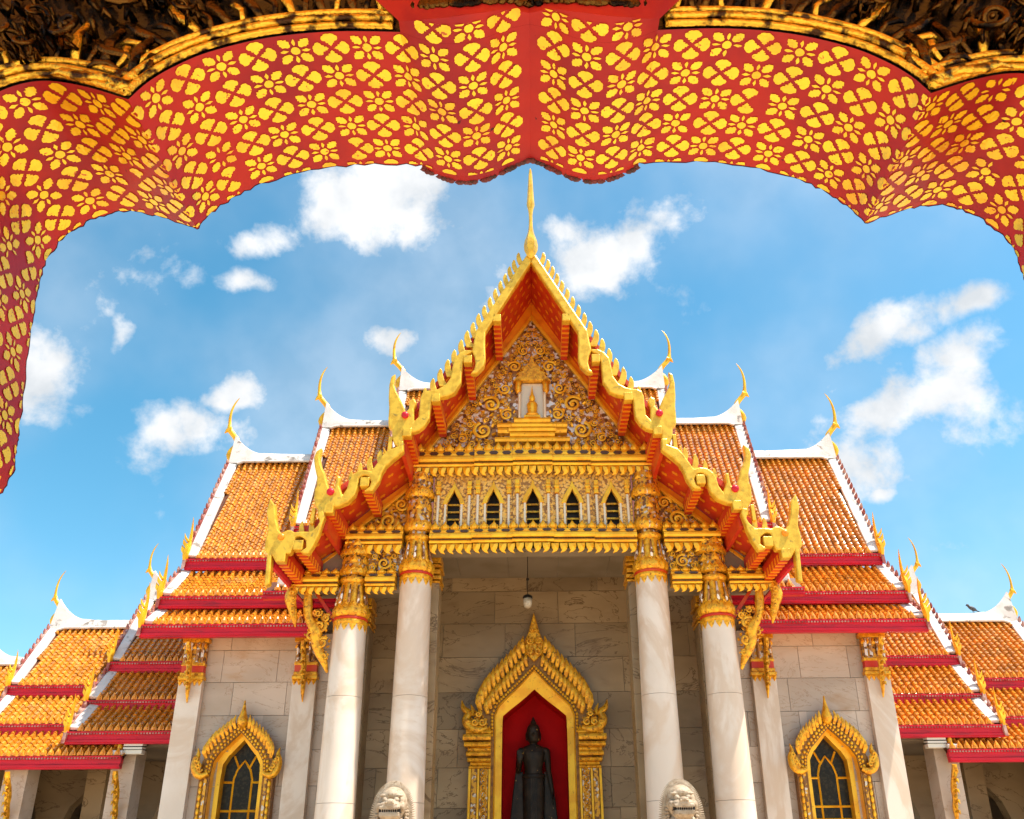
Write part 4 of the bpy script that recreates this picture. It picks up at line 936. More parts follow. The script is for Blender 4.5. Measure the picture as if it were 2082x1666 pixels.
for q in (-1, 1):
    b = MB()
    for z0, z1, e in ((4.02, 4.10, .02), (4.10, 4.20, -.02), (4.20, 4.30, .06), (4.34, 4.46, .10), (4.46, 4.58, .06), (4.58, 4.70, .16), (4.74, 4.90, .20), (4.90, 5.02, .12)):
        b.prism([(YN + .2, z0), (YN - .06 - e, z0), (YN - .09 - e, (z0 + z1) / 2), (YN - .06 - e, z1), (YN + .2, z1)], *sorted((q * 1.24, q * (1.84 + e))), 'x')
    b.build('pilaster_capital', M['gold'], nich, bevel=.012)
    for (xa, xb, mat, dy) in ((1.24, 1.30, 'gold_trim', .05), (1.31, 1.54, 'mosaic', .02), (1.55, 1.61, 'gold_trim', .06), (1.62, 1.78, 'mosaic', 0), (1.79, 1.86, 'gold_trim', .03)):
        p = MB(); p.box(*sorted((q * xa, q * xb)), YN - .06 - dy, YN + .2, 1.0, 4.02); p.build('pilaster_strip', M[mat], nich, bevel=.01)
    p = MB()
    for k in range(16):
        zc = 1.15 + k * .185; p.tube([(q * (1.425 + .07 * math.cos(a)), YN - .09, zc + .085 * math.sin(a)) for a in [2 * math.pi * i / 8 for i in range(9)]], .016, 4); p.ball((q * 1.425, YN - .09, zc), .03, 6, 4)
    p.build('rosette_strip', M['gold'], nich)
    for k in range(6): link('lotus_leaf', leaf_me('lotus_leaf', .1, .16, M['gold']) if k == 0 and q == -1 else bpy.data.meshes['lotus_leaf'], nich, Matrix.Translation((q * (1.30 + k * .1), YN - .14, 4.98)))
    b = MB(); b.tube(catmull([(q * 1.36, YN - .10, 5.08), (q * 1.62, YN - .14, 5.02), (q * 1.86, YN - .14, 5.10), (q * 1.98, YN - .12, 5.30), (q * 1.90, YN - .1, 5.48), (q * 2.06, YN - .08, 5.62), (q * 2.12, YN - .06, 5.84)], 3), [c[0] for c in catmull([(.08,), (.13,), (.13,), (.12,), (.10,), (.08,), (.012,)], 3)], 8)
    b.tube([(q * 1.80, YN - .12, 5.40), (q * 1.78, YN - .12, 5.56), (q * 1.86, YN - .08, 5.74)], [.08, .06, .01], 6)
    for cx, cz, r in ((1.50, 5.22, .12), (1.72, 5.22, .11), (1.92, 5.22, .08), (1.62, 5.44, .09)): scroll(b, q * cx, cz, r, YN - .18, q, 1, th=.035)
    b.build('naga_ear', M['gold'], nich, True, 60)

# ------------------------------------------------------------------ standing statue in the niche
st = MB(); sx, sy, sz = -.04, YN + .55, 2.0
def ring(m, rings, n=20):
    b = len(m.v)
    for (z, cx, cy, rx, ry) in rings:
        for i in range(n):
            a = 2 * math.pi * i / n; m.v.append((sx + cx + rx * math.cos(a), sy + cy + ry * math.sin(a), sz + z))
    for j in range(len(rings) - 1):
        for i in range(n): m.f.append((b + j * n + i, b + j * n + (i + 1) % n, b + (j + 1) * n + (i + 1) % n, b + (j + 1) * n + i))
    m.f.append(tuple(b + i for i in reversed(range(n)))); m.f.append(tuple(b + (len(rings) - 1) * n + i for i in range(n)))
ring(st, [(0.02, 0, 0, .30, .20), (.35, 0, 0, .27, .18), (.9, 0, 0, .29, .19), (1.4, 0, 0, .31, .20), (1.72, 0, 0, .31, .20), (1.9, 0, 0, .27, .18), (2.05, 0, -.01, .25, .17), (2.3, 0, -.02, .31, .19), (2.48, 0, -.02, .36, .19), (2.60, 0, 0, .38, .16), (2.67, 0, 0, .24, .13), (2.72, 0, 0, .11, .11), (2.84, 0, 0, .10, .11)])
ring(st, [(2.74, 0, -.02, .10, .10), (2.80, 0, -.03, .16, .16), (2.90, 0, -.03, .185, .19), (3.02, 0, -.02, .20, .20), (3.14, 0, -.01, .19, .20), (3.22, 0, 0, .16, .17), (3.27, 0, 0, .10, .11), (3.33, 0, 0, .085, .09), (3.38, 0, 0, .05, .05), (3.48, 0, 0, .012, .012)])
st.ball((sx, sy - .22, sz + 2.96), (.032, .05, .05)); st.ball((sx, sy - .19, sz + 2.86), (.06, .03, .018))
for q in (-1, 1):
    st.ball((sx + q * .075, sy - .20, sz + 3.03), (.045, .02, .016)); st.ball((sx + q * .205, sy, sz + 2.93), (.025, .05, .12))
    st.ball((sx + q * .34, sy, sz + 2.54), (.12, .12, .10))
    ring(st, [(0.05, q * .10, -.16, .09, .14), (.12, q * .10, -.16, .08, .12)], 10)
# right hand raised, palm out (viewer's left)
st.cap((sx - .385, sy, sz + 2.52), (sx - .44, sy, sz + 2.02), .105, .085); st.cap((sx - .44, sy, sz + 2.02), (sx - .40, sy - .34, sz + 2.22), .085, .065)
st.ball((sx - .40, sy - .38, sz + 2.32), (.075, .035, .10))
for k, (dx, ln_) in enumerate(((-.055, .13), (-.018, .16), (.02, .15), (.055, .11))): st.cap((sx - .40 + dx, sy - .385, sz + 2.38), (sx - .40 + dx * 1.15, sy - .395, sz + 2.38 + ln_), .021, .017, 6)
st.cap((sx - .33, sy - .38, sz + 2.30), (sx - .29, sy - .40, sz + 2.40), .023, .018, 6)
# left arm straight down
st.cap((sx + .385, sy, sz + 2.52), (sx + .43, sy, sz + 1.98), .105, .085); st.cap((sx + .43, sy, sz + 1.98), (sx + .52, sy - .06, sz + 1.50), .082, .06)
st.ball((sx + .535, sy - .07, sz + 1.38), (.04, .07, .11))
for k, (dy, ln_) in enumerate(((-.06, .12), (-.022, .15), (.018, .14), (.052, .11))): st.cap((sx + .54, sy - .07 + dy, sz + 1.30), (sx + .545, sy - .08 + dy, sz + 1.30 - ln_), .021, .016, 6)
st.cap((sx + .52, sy - .15, sz + 1.38), (sx + .51, sy - .18, sz + 1.27), .022, .017, 6)
stat = remesh(st.build('standing_statue', M['bronze']), .014, 3)
tag(stat, 'dark bronze standing figure with raised palm inside the red niche', 'statue')
rb = MB()
for q in (-1, 1):   # robe panels flaring from the arms
    rb.prism([(sx + q * x, sz + z) for x, z in ((.30, 2.0), (.52, 2.0), (.60, 1.4), (.68, .7), (.74, .10), (.60, .02), (.26, .02), (.28, 1.2))], sy + .04, sy + .10)
ro = remesh(rb.build('robe', M['bronze'], stat), .02, 4)
rb = MB()
rb.lathe([(.285, sz + 1.80), (.33, sz + 1.83), (.335, sz + 1.90), (.29, sz + 1.94)], sx, sy + .0, 28, lambda t, z: 1 - .32 * abs(math.sin(t)), cap=False)
rb.box(sx - .09, sx + .09, sy - .235, sy - .18, sz + .1, sz + 1.82)
for k in range(3): rb.tube([(sx - .06 + .06 * k, sy - .24, sz + .1), (sx - .06 + .06 * k, sy - .245, sz + 1.8)], .012, 5)
rb.build('belt_and_front_panel', M['bronze'], stat, True, 50)

# ------------------------------------------------------------------ guardian lions
def lion(x, label):
    root = empty('guardian_lion', (x, 17.0, 0), label, 'lion statue', 'stone lions before the porch')
    p = MB(); p.box(x - .62, x + .62, 16.3, 17.9, -.41, .18); p.box(x - .55, x + .55, 16.38, 17.82, .18, .92); p.box(x - .62, x + .62, 16.3, 17.9, .92, 1.05); p.build('pedestal', M['marble'], root, bevel=.02)
    m = MB(); X = lambda a, b_, c: (x + a, 17.0 + b_, c)
    m.ball(X(0, .42, 1.50), (.42, .46, .44), 14, 10); m.ball(X(0, .08, 1.85), (.36, .34, .55), 14, 10); m.ball(X(0, -.10, 2.15), (.36, .26, .34), 14, 10)
    for q in (-1, 1):
        m.cap(X(q * .22, -.24, 1.95), X(q * .24, -.36, 1.20), .15, .11); m.ball(X(q * .24, -.46, 1.12), (.13, .20, .09)); m.ball(X(q * .36, .30, 1.32), (.17, .34, .26)); m.ball(X(q * .38, -.08, 1.12), (.12, .24, .09))
        for k in range(3): m.ball(X(q * .24 + (k - 1) * .07, -.62, 1.10), .045, 6, 5)
    m.tube(catmull([X(0, .82, 1.3), X(0, 1.0, 1.6), X(0, .92, 2.0), X(0, .80, 2.3)], 3), [c[0] for c in catmull([(.08,), (.09,), (.12,), (.02,)], 3)], 8)
    # head
    m.ball(X(0, -.12, 2.66), (.33, .30, .36), 18, 12); m.ball(X(0, -.30, 2.84), (.21, .16, .12), 14, 9)
    m.ball(X(0, -.40, 2.62), (.27, .18, .10), 14, 9); m.ball(X(0, -.50, 2.69), (.11, .09, .065), 10, 7)
    m.box(x - .22, x + .22, 16.44, 16.80, 2.545, 2.60); m.box(x - .22, x + .22, 16.46, 16.80, 2.40, 2.49)
    m.ball(X(0, -.34, 2.42), (.24, .20, .10), 14, 8)
    for q in (-1, 1):
        m.ball(X(q * .13, -.43, 2.735), (.062, .06, .05), 10, 7); m.ball(X(q * .15, -.38, 2.82), (.12, .06, .035), 10, 6); m.ball(X(q * .25, -.34, 2.60), (.08, .12, .10), 8, 6)
        m.tube([X(q * .06, -.585, 2.665), X(q * .085, -.585, 2.675), X(q * .10, -.57, 2.655)], .015, 5)
    body = remesh(m.build('body', M['lion'], root), .012, 1)
    mo = MB(); mo.box(x - .235, x + .235, 16.52, 16.85, 2.485, 2.55); mo.build('mouth', M['dark'], root)
    te = MB()
    for k in range(8):
        xx = x - .165 + k * .047
        te.prism([(xx - .018, 2.552), (xx + .018, 2.552), (xx, 2.512)], 16.45, 16.49); te.prism([(xx - .018, 2.483), (xx + .018, 2.483), (xx, 2.51)], 16.47, 16.51)
    te.build('teeth', M['lion'], root)
    # mane: backing shell with rows of curls standing out at its rim
    mn = MB()
    arc = [(.46, 1.95), (.475, 2.25), (.47, 2.50), (.43, 2.72), (.35, 2.90), (.24, 3.02), (.12, 3.085), (0, 3.105)]
    arc = [(a * .93, b_ - .04) for a, b_ in arc]
    rim = [(-a, b_) for a, b_ in arc] + [(a, b_) for a, b_ in reversed(arc[:-1])]
    mn.prism([(x + a * .93, b_ - .02) for a, b_ in rim], 16.92, 17.06)
    rim2 = catmull(rim, 6)
    for i, (a, b_) in enumerate(rim2):
        if i % 1 == 0:
            dx, dz = a, (b_ - 2.45) if b_ > 2.45 else 0.0
            l_ = math.hypot(dx, dz) or 1; dx, dz = dx / l_, dz / l_
            c = (x + a * .90, 16.98, b_ - .03)
            mn.tube([(c[0] - dx * .05, c[1] - .05, c[2] - dz * .05), (c[0], c[1] - .06, c[2]), (c[0] + dx * .115, c[1] - .03, c[2] + dz * .115)], [.024, .028, .006], 5)
            if i % 2 == 0: mn.ball((x + a * .80, 16.90, b_ - .08), .034, 6, 5)
            if i % 2 == 0: mn.ball((x + a * .70, 16.86, 2.45 + (b_ - 2.45) * .80), .036, 6, 5)
    mn.build('mane', M['lion'], root, True, 50)
    root.scale = (.88, .88, .88); root.location.z = .36
    return root
lion(-2.79, 'white stone guardian lion with fringed mane before the left inner column')
lion(2.85, 'white stone guardian lion with fringed mane before the right inner column')

# ------------------------------------------------------------------ side galleries
def gallery(s, label):
    root = empty('gallery_wing', (s * 14, 26, 0), label, 'gallery', 'galleries either side of the hall')
    bud = [290]
    roof_tier(root, s, 11.78, 16.5, (24.7, 5.22), (23.9, 4.47), 0, budget=bud, finial=1.0)
    roof_tier(root, s, 9.80, 13.5, (24.68, 5.92), (23.9, 5.12), 0, budget=bud, finial=1.0)
    roof_tier(root, s, 9.80, 13.57, (25.4, 7.08), (24.6, 6.10), 0, finial=1.05)
    roof_tier(root, s, 9.80, 13.53, (27.2, 10.02), (25.3, 7.40), 0.30, ridge=10.30, chofa=0.74, finial=1.1)
    roof_tier(root, s, 13.0, 16.55, (25.4, 6.38), (24.6, 5.44), 0, finial=1.0)
    roof_tier(root, s, 13.0, 16.55, (27.2, 8.98), (25.3, 6.69), 0.42, ridge=9.27, chofa=0.74, finial=1.05)
    roof_tier(root, s, 16.0, 18.75, (27.2, 7.75), (25.3, 5.7), 0.30, ridge=8.0, chofa=0.74, finial=1.0)
    roof_tier(root, s, 16.0, 18.6, (25.4, 5.6), (24.6, 4.7), 0, finial=0); roof_tier(root, s, 15.9, 18.6, (24.7, 4.5), (23.9, 3.75), 0, finial=0)
    # end pieces of the lowest skirt beside the hall
    w = MB(); w.box(*sorted((s * 11.78, s * 12.10)), 23.86, 24.2, 4.47, 4.60); w.build('verge', M['plaster'], root, bevel=.03)
    w = MB(); w.tube([(s * 11.95, 24.0, 4.55), (s * 11.93, 23.97, 4.68), (s * 11.97, 24.0, 4.80), (s * 11.95, 24.0, 4.98)], [.06, .07, .05, .01], 7); w.build('corner_finial', M['gold_trim'], root, True)
    # rear slopes and inner wall with pointed openings
    bk = MB()
    for xa, xb, zr, ze_ in ((9.8, 13.7, 10.0, 7.3), (13.2, 16.9, 8.95, 6.6), (16.2, 18.8, 7.95, 5.8)): bk.prism([(27.2, zr), (29.3, ze_), (29.3, ze_ - .2), (27.2, zr - .2)], *sorted((s * xa, s * xb)), 'x')
    bk.build('rear_slope', M['tile_base'], root)
    ge = MB(); ge.prism([(25.4, 7.3), (27.2, 9.9), (29.0, 7.3)], *sorted((s * 13.2, s * 13.3)), 'x'); ge.prism([(25.4, 6.6), (27.2, 8.9), (29.0, 6.6)], *sorted((s * 16.2, s * 16.3)), 'x'); ge.prism([(25.4, 5.8), (27.2, 7.9), (29.0, 5.8)], *sorted((s * 18.4, s * 18.5)), 'x'); ge.build('end_gable', M['red'], root)
    wl = MB(); arch = lambda c, h: [(c - 1.0, 0), (c - 1.0, h - 1.3), (c - .85, h - .8), (c - .45, h - .35), (c, h)]
    poly = [(9.8, 0)]
    for c in (11.3, 14.2, 17.0):
        a = arch(c, 4.3 - .1 * (c > 13)); poly += a + [(2 * c - q[0], q[1]) for q in reversed(a[:-1])]
    poly += [(18.6, 0), (18.6, 5.0), (9.8, 6.6)]
    wl.prism(mir(poly, s), 27.9, 28.3); wl.build('inner_wall', M['shaded_wall'], root)  # gallery interior shade comes from this darkened wall colour
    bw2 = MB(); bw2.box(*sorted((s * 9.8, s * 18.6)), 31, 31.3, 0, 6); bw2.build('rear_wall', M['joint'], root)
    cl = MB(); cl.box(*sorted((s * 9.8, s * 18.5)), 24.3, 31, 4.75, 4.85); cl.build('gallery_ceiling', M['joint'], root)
    sd = MB(); sd.box(*sorted((s * 18.3, s * 18.6)), 24.5, 31, 0, 4.7); sd.build('end_wall', M['wall'], root)
    batter(.0068, 4.2)
    for xc in (11.90, 14.95, 17.9):
        p = MB(); p.box(s * xc - .34, s * xc + .34, 24.35, 25.0, 0, 4.7); pr = p.build('pier', M['wall'], root, bevel=.015)
        strut(pr, s * (xc - .08), 24.33, 2.55, 4.05, .075)
    for xc in (13.75, 16.6):
        p = MB(); p.box(s * xc - .30, s * xc + .30, 26.6, 27.2, 0, 4.7); p.build('inner_pier', M['shaded_wall'], root)
    batter()
    return root
gallery(-1, 'lower tiled gallery with tiered crimson eaves at the left of the hall')
gallery(1, 'lower tiled gallery with tiered crimson eaves at the right of the hall')

# floodlights, lanterns, pigeon
for s, w in ((-1, 'left'), (1, 'right')):
    root = empty('floodlight', (s * 11.55, 24.1, 4.5), 'white louvred floodlight box under the eave of the %s gallery' % w, 'floodlight', 'floodlights under the gallery eaves')
    x = s * 11.55
    m = MB(); m.box(x - .27, x + .27, 23.98, 24.2, 4.51, 4.62); m.build('casing', M['lamp_white'], root, bevel=.01)
    for k in range(2):
        m = MB(); m.prism([(23.94, 4.63 + k * .085), (24.2, 4.66 + k * .085), (24.2, 4.70 + k * .085), (23.94, 4.685 + k * .085)], x - .27, x + .27, 'x'); m.build('louvre', M['lamp_white'], root)
    m = MB(); m.box(x - .25, x + .25, 24.02, 24.2, 4.62, 4.80); m.box(x - .04, x + .04, 24.2, 24.36, 4.6, 4.7); m.build('housing', M['iron'], root)
    root = empty('hanging_lantern', (s * 11.42, 25.6, 3.9), 'small dark hanging lantern in the opening beside the %s wing' % w, 'lantern', 'lanterns in the gallery openings')
    x = s * 11.0; y = 25.6
    root.location = (x, y, 3.9); WM[root] = Matrix.Translation((x, y, 3.9))
    m = MB(); m.tube([(x, y, 4.75), (x, y, 4.2)], .012, 5); m.ball((x, y, 4.45), .035, 7, 5); m.build('chain', M['iron'], root)
    m = MB(); m.lathe([(.04, 4.26), (.15, 4.20), (.16, 4.17), (.05, 4.14), (.05, 4.08), (.11, 4.05), (.11, 4.02), (.03, 3.99)], x, y, 14); m.build('canopy', M['iron'], root, True, 40)
    m = MB(); m.ball((x, y, 3.95), (.055, .055, .085), 10, 8); m.build('globe', M['lamp_glass'], root, True)
root = empty('hanging_lamp', (-.17, 21.6, 8.0), 'glass porch lamp on a thin rod above the niche crest', 'lamp')
m = MB(); m.tube([(-.17, 21.6, 9.62), (-.17, 21.6, 8.33)], .012, 6); m.ball((-.17, 21.6, 8.78), .045, 8, 6); m.build('rod', M['iron'], root)
m = MB(); m.lathe([(.02, 8.34), (.06, 8.32), (.12, 8.29), (.14, 8.26), (.14, 8.22), (.11, 8.21)], -.17, 21.6, 18); m.build('collar', M['iron'], root, True, 40)
m = MB(); m.lathe([(.125, 8.21), (.12, 8.06), (.10, 7.97), (.03, 7.93)], -.17, 21.6, 18); m.build('glass_shade', M['lamp_glass'], root, True)
m = MB(); px0, py0, pz0 = 15.58, 27.2, 9.44
m.ball((px0, py0, pz0), (.15, .07, .075), 12, 8, Matrix.Rotation(R(28), 3, 'Y')); m.ball((px0 - .14, py0, pz0 + .12), .05, 9, 7); m.cap((px0 - .08, py0, pz0 + .04), (px0 - .13, py0, pz0 + .10), .055, .04)
m.tube([(px0 - .18, py0, pz0 + .12), (px0 - .23, py0, pz0 + .10)], [.018, .004], 5); m.tube([(px0 + .08, py0, pz0 - .05), (px0 + .26, py0, pz0 - .16)], [.05, .03], 6, (1, .35))
for q in (-.03, .03): m.tube([(px0, py0 + q, pz0 - .05), (px0, py0 + q, pz0 - .16)], .010, 5)
pg = remesh(m.build('pigeon', M['feather']), .008, 1)
tag(pg, 'dark pigeon perched on the white ridge of the right gallery roof', 'bird')

# ------------------------------------------------------------------ near gateway with its stencilled arch
gate = empty('gateway', (0, 1.65, 0), 'near gateway arch with red soffit stencilled in gold flowers', 'gateway')
A_SEG = [[(0, 3.785), (.07, 3.76), (.14, 3.715), (.23, 3.692), (.32, 3.715), (.385, 3.752)], [(.385, 3.752), (.59, 3.757), (.78, 3.728), (.94, 3.662), (1.03, 3.592), (1.085, 3.525), (1.12, 3.452)],
         [(1.12, 3.452), (1.25, 3.507), (1.36, 3.535), (1.44, 3.525), (1.51, 3.475), (1.565, 3.395), (1.582, 3.30), (1.57, 3.19), (1.55, 3.09), (1.515, 2.92), (1.475, 2.75), (1.455, 2.66)],
         [(1.455, 2.66), (1.44, 2.60), (1.432, 2.54), (1.45, 2.48), (1.53, 2.43)]]
half = []
for sg in A_SEG:
    c = catmull(sg, 6); half += c if not half else c[1:]
half += [(1.70, 2.40), (1.85, 2.39), (1.85, 1.2), (1.85, 0.0)]
YA, YB = 1.40, 1.905
cum = [0]
for a, b_ in zip(half, half[1:]): cum.append(cum[-1] + math.hypot(b_[0] - a[0], b_[1] - a[1]))
def prof_at(d):
    j = 0
    while j < len(cum) - 2 and cum[j + 1] < d: j += 1
    f = (d - cum[j]) / (cum[j + 1] - cum[j]); a, b_ = half[j], half[j + 1]
    tx, tz = (b_[0] - a[0]), (b_[1] - a[1]); l_ = math.hypot(tx, tz); tx, tz = tx / l_, tz / l_
    return (a[0] + (b_[0] - a[0]) * f, a[1] + (b_[1] - a[1]) * f, tz, -tx)      # last two: normal into the opening
def worn(i, s):   # the far arris is slightly uneven
    rr = random.Random(i * 7 + (3 if s > 0 else 0)); return rr.uniform(-.006, .006)
for s in (-1, 1):
    m = MB(); n = len(half); ys = [YA, 1.5, 1.62, 1.76, 1.86, YB]
    for j, yy in enumerate(ys):
        for i, p in enumerate(half): m.v.append((s * p[0], yy + (worn(i, s) if j == len(ys) - 1 else 0), p[1]))
    for j in range(len(ys) - 1):
        for i in range(n - 1):
            q = (j * n + i, j * n + i + 1, (j + 1) * n + i + 1, (j + 1) * n + i); m.f.append(q if s < 0 else tuple(reversed(q)))
    sof = m.build('arch_soffit', M['soffit'], gate, True, 40)
    # faces of the wall, near and far
    def outer(p):
        dx, dz = p[0], p[1] - 1.6
        k = min([2.9 / dx if dx > 1e-6 else 1e9, 3.2 / dz if dz > 1e-6 else 1e9]); return (p[0] * 0 + dx * k, 1.6 + dz * k) if dz > 0 else (2.9, p[1])
    for nm, yy, mt, fl in (('near_face', YA, 'lacquer_black', 1), ('far_face', YB + .004, 'soffit_edge', -1)):
        m = MB()
        for i, p in enumerate(half):
            o = outer(p); yj = yy + (worn(i, s) if fl < 0 else 0); m.v += [(s * p[0], yj, p[1]), (s * o[0], yy, o[1])]
        for i in range(n - 1):
            q = (2 * i, 2 * i + 1, 2 * i + 3, 2 * i + 2); m.f.append(q if s * fl > 0 else tuple(reversed(q)))
        m.build(nm, M[mt], gate)
    # stencilled flowers
    PA = [(.0, .0), (.06, .16), (.22, .22), (.34, .33), (.50, .28), (.58, .36), (.72, .22), (.80, .24), (1.0, 0)]
    PB = [(.0, .0), (.10, .07), (.15, .16), (.26, .14), (.29, .29), (.42, .30), (.46, .48), (.62, .58), (.80, .54), (.89, .38), (.97, .31), (1.03, .14), (1.0, .0)]
    PD = [(0, 0), (.3, .14), (.55, .20), (.8, .12), (1, 0)]
    SS, ST = .1105, .0955
    def stamp(mesh, cs, ct, ang, r0, ln_, wk, half_p, jit):
        if jit.random() < .012: return
        ang += jit.uniform(-.03, .03); ln_ *= jit.uniform(.96, 1.03)
        ca, sa = math.cos(ang), math.sin(ang)
        pts = half_p + [(a, -b_) for a, b_ in reversed(half_p[1:-1])]
        loc = [(r0 + a * ln_, b_ * ln_ * wk + jit.uniform(-.014, .014)) for a, b_ in pts]
        loc = [(a * ca - b_ * sa, a * sa + b_ * ca) for a, b_ in loc] ; cen = ((r0 + .55 * ln_) * ca, (r0 + .55 * ln_) * sa)
        vs = []
        for a, b_ in [cen] + loc:
            d_, t_ = cs + a * SS, ct + b_ * ST * .98
            t_ = min(max(t_, YA + .002 if cs > .36 else YA - .06), YB - .004)
            x_, z_, nx_, nz_ = prof_at(max(d_, .012)); vs.append((s * (x_ + nx_ * .0022), t_, z_ + nz_ * .0022))
        k = len(loc); fs = [(0, 1 + i, 1 + (i + 1) % k) for i in range(k)]
        mesh.add(vs, fs if s > 0 else [tuple(reversed(f)) for f in fs])
    DMAX = cum[len(half) - 8]
    i = 0
    while True:
        cs = .085 + SS * .5 * 0 + i * SS
        if cs > DMAX: break
        for j in range(-1 if cs < .36 else 0, 6):
            ct = 1.452 + j * ST; jit = random.Random(i * 31 + j * 7 + (s > 0))
            if ct > YB + .04: continue
            m = MB(); cs_ = cs + jit.uniform(-.003, .003); rot = jit.uniform(-.025, .025)
            keep = ct < YB - .02
            if (i + j + (s > 0)) % 2 == 0:
                if keep:
                    stamp(m, cs_, ct, 0, -.135, .27, 1.05, [(0, 0), (.1, .28), (.3, .46), (.5, .5), (.7, .46), (.9, .28), (1, 0)], jit)
                for k in range(4):
                    if not keep and k in (0, 1): continue
                    stamp(m, cs_, ct, rot + math.pi / 4 + k * math.pi / 2, .19, .385, 1.05, PA, jit)
                for k in range(4):
                    if not keep and k == 1: continue
                    stamp(m, cs_, ct, rot + k * math.pi / 2, .17, .25, 1.0, PD, jit)
            else:
                for k in range(4):
                    if not keep and k != 3: continue
                    stamp(m, cs_, ct, rot + k * math.pi / 2, .07, .425, .94, PB, jit)
            if m.v: m.build('gold_flower', M['stencil'], sof)
        i += 1
    # gilt mouldings and carved foliage on the near face
    i0 = 31; i1_ = len(half) - 5
    i0 = next(k for k, p in enumerate(half) if p[0] > .40)
    def off(k, d_): 
        a, b_ = half[max(k - 1, 0)], half[min(k + 1, len(half) - 1)]; tx, tz = b_[0] - a[0], b_[1] - a[1]; l_ = math.hypot(tx, tz) or 1
        return (half[k][0] - tz / l_ * d_, half[k][1] + tx / l_ * d_)
    for d_, r_, yy, mt in ((.012, .011, YA - .012, 'patina_gold'), (.034, .013, YA - .020, 'patina_gold'), (.056, .008, YA - .010, 'lacquer_black'), (.072, .012, YA - .014, 'patina_gold')):
        m = MB(); m.tube([(s * off(k, d_)[0], yy, off(k, d_)[1]) for k in range(i0, i1_)], r_, 6); m.build('arch_moulding', M[mt], gate, True)
    dd = cum[i0] + .05; k = 0
    while dd < cum[i1_] - .05:
        x_, z_, nx_, nz_ = prof_at(dd); ox, oz = -nx_, -nz_; tx, tz = oz, -ox
        m = MB(); b0 = .075
        def q(a, b_, c=0.0): return (s * (x_ + ox * a + tx * b_), YA - .012 - c, z_ + oz * a + tz * b_)
        big = k % 2 == 0
        if big: m.tube([q(b0, -.012), q(b0 + .04, .0, .012), q(b0 + .09, .022, .015), q(b0 + .15, .020, .012), q(b0 + .19, .045, .004)], [.012, .015, .019, .015, .003], 6, (.6, 1))
        else: m.tube([q(b0, 0), q(b0 + .05, -.006, .012), q(b0 + .085, .012, .012), q(b0 + .10, .035, .006)], [.008, .010, .014, .004], 6, (.7, 1))
        m.build('carved_leaf', M['patina_gold' if k % 3 == 0 else 'tarnish'], gate, True); dd += .042; k += 1
    rg = random.Random(5)
    for _ in range(260):
        d_ = rg.uniform(cum[i0] + .2, cum[i1_] - .3); x_, z_, nx_, nz_ = prof_at(d_); a = rg.uniform(.30, .62)
        cx, cz = x_ - nx_ * a, z_ - nz_ * a
        if cz > 4.25 or cx > 2.5 or cz < 3.3 or cx < .9: continue
        r_ = rg.uniform(.03, .065)
        if any(abs(s * cx - t[0]) ** 2 + (cz - t[1]) ** 2 < (r_ * 1.2 + t[2] * 1.2) ** 2 for t in taken[-200:] if t[1] < 4.4): continue
        taken.append((s * cx, cz, r_)); m = MB(); scroll(m, s * cx, cz, r_, YA - .006, rg.choice((-1, 1)), rg.uniform(0, 6), th=r_ * .22); m.build('carved_scroll', M['tarnish'], gate, True)
    # red central lobe reaching nearer than the mouldings, with a ragged dark rim
    m = MB(); nl = next(k for k, p in enumerate(half) if p[0] > .384)
    pts = half[:nl + 1]
    for (yy, ext) in ((YA - .035, 0.0), (YA + .002, 0)):
        for p in pts: m.v.append((s * p[0], yy - .05 * math.sin(math.pi * min(1, p[0] / .385)) * (1 if yy < YA else 0), p[1] + .0005))
    c_ = len(pts)
    for i in range(c_ - 1): qd = (i, i + 1, c_ + i + 1, c_ + i); m.f.append(qd if s < 0 else tuple(reversed(qd)))
    # upright red cheek
    b = len(m.v)
    for p in pts:
        yn = YA - .035 - .05 * math.sin(math.pi * min(1, p[0] / .385)); m.v += [(s * p[0], yn, p[1] + .0005), (s * (p[0] + .12 * (p[0] / .385) ** 4), yn - .004, p[1] + .05 + .11 * (p[0] / .385) ** 3)]
    for i in range(c_ - 1): qd = (b + 2 * i, b + 2 * i + 1, b + 2 * i + 3, b + 2 * i + 2); m.f.append(qd if s > 0 else tuple(reversed(qd)))
    m.build('centre_lobe', M['soffit'], gate, True, 40)
    m = MB(); rg = random.Random(9)
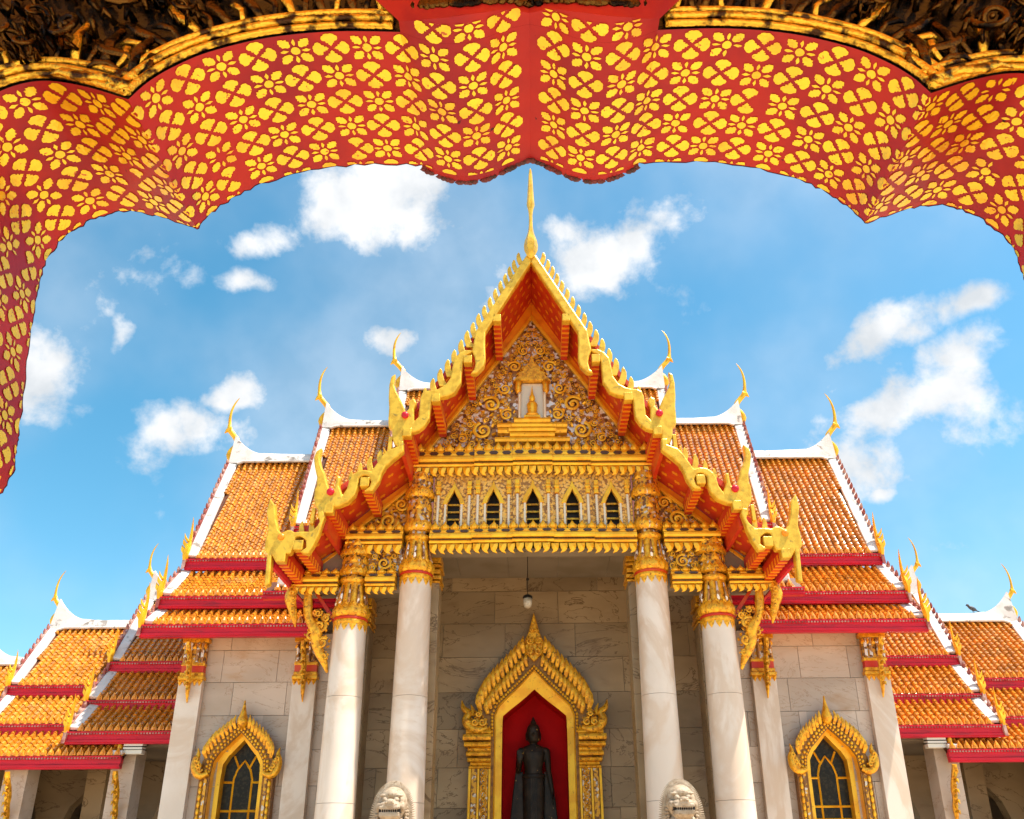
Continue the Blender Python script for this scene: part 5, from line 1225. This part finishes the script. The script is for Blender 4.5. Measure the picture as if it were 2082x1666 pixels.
    for k in range(26):
        p = pts[min(c_ - 1, int(k / 26 * c_))]; t_ = p[0] / .385; yn = YA - .04 - .05 * math.sin(math.pi * min(1, t_))
        m.ball((s * p[0], yn, p[1] + .045 + .03 * t_), (.022, .010, .020 + rg.uniform(0, .012)), 6, 5)
    m.build('lobe_rim', M['tarnish'], gate, True)
    m = MB()
    for k in range(c_ - 1):
        (xa, za), (xb, zb) = pts[k], pts[k + 1]; t_ = (xa + xb) / 2 / .385; e = .024 * math.sin(math.pi * min(1, t_)) ** .6 + rg.uniform(-.004, .009)
        m.add([(s * xa, YB - .004, za + .001), (s * xb, YB - .004, zb + .001), (s * xb, YB + e, zb - .004), (s * xa, YB + e, za - .004), (s * xa, YB, za + .03), (s * xb, YB, zb + .03)], [(0, 1, 2, 3), (3, 2, 5, 4)] if s < 0 else [(3, 2, 1, 0), (4, 5, 2, 3)])
    m.build('lobe_fringe', M['soffit'], gate)
    m = MB()
    for k in range(24):
        p = pts[min(c_ - 1, 1 + int(k / 24 * (c_ - 1)))]; t_ = p[0] / .385; e = .024 * math.sin(math.pi * min(1, t_)) ** .6
        m.ball((s * (p[0] + rg.uniform(-.006, .006)), YB + e + .004, p[1] - .003), (.013 + rg.uniform(0, .008), .010, .006 + rg.uniform(0, .006)), 6, 4)
    tag(m.build('lobe_worn_rim', M['soffit_edge'], gate, True), kind='stuff')
# unseen additions: roof to shade the near face, its posts, floor bouncing light up
m = MB(); m.prism([(-1.0, 4.45), (2.2, 4.45), (2.2, 4.7), (.6, 5.6), (-1.0, 4.7)], -3.0, 3.0, 'x'); m.build('added_shade_roof', M['orange'], gate)
m = MB(); m.box(-4.5, 4.5, -9, 4.2, -.05, .12); m.build('added_bounce_floor', M['floor'], gate, bevel=.02)
m = MB(); m.box(-2.9, 2.9, YA + .01, YB - .01, 4.30, 4.45); m.build('gate_lintel', M['soffit'], gate)
for s in (-1, 1):
    m = MB(); m.box(*sorted((s * 2.5, s * 2.9)), -.95, -.55, 0, 4.45); m.build('shade_roof_post', M['marble'], gate)
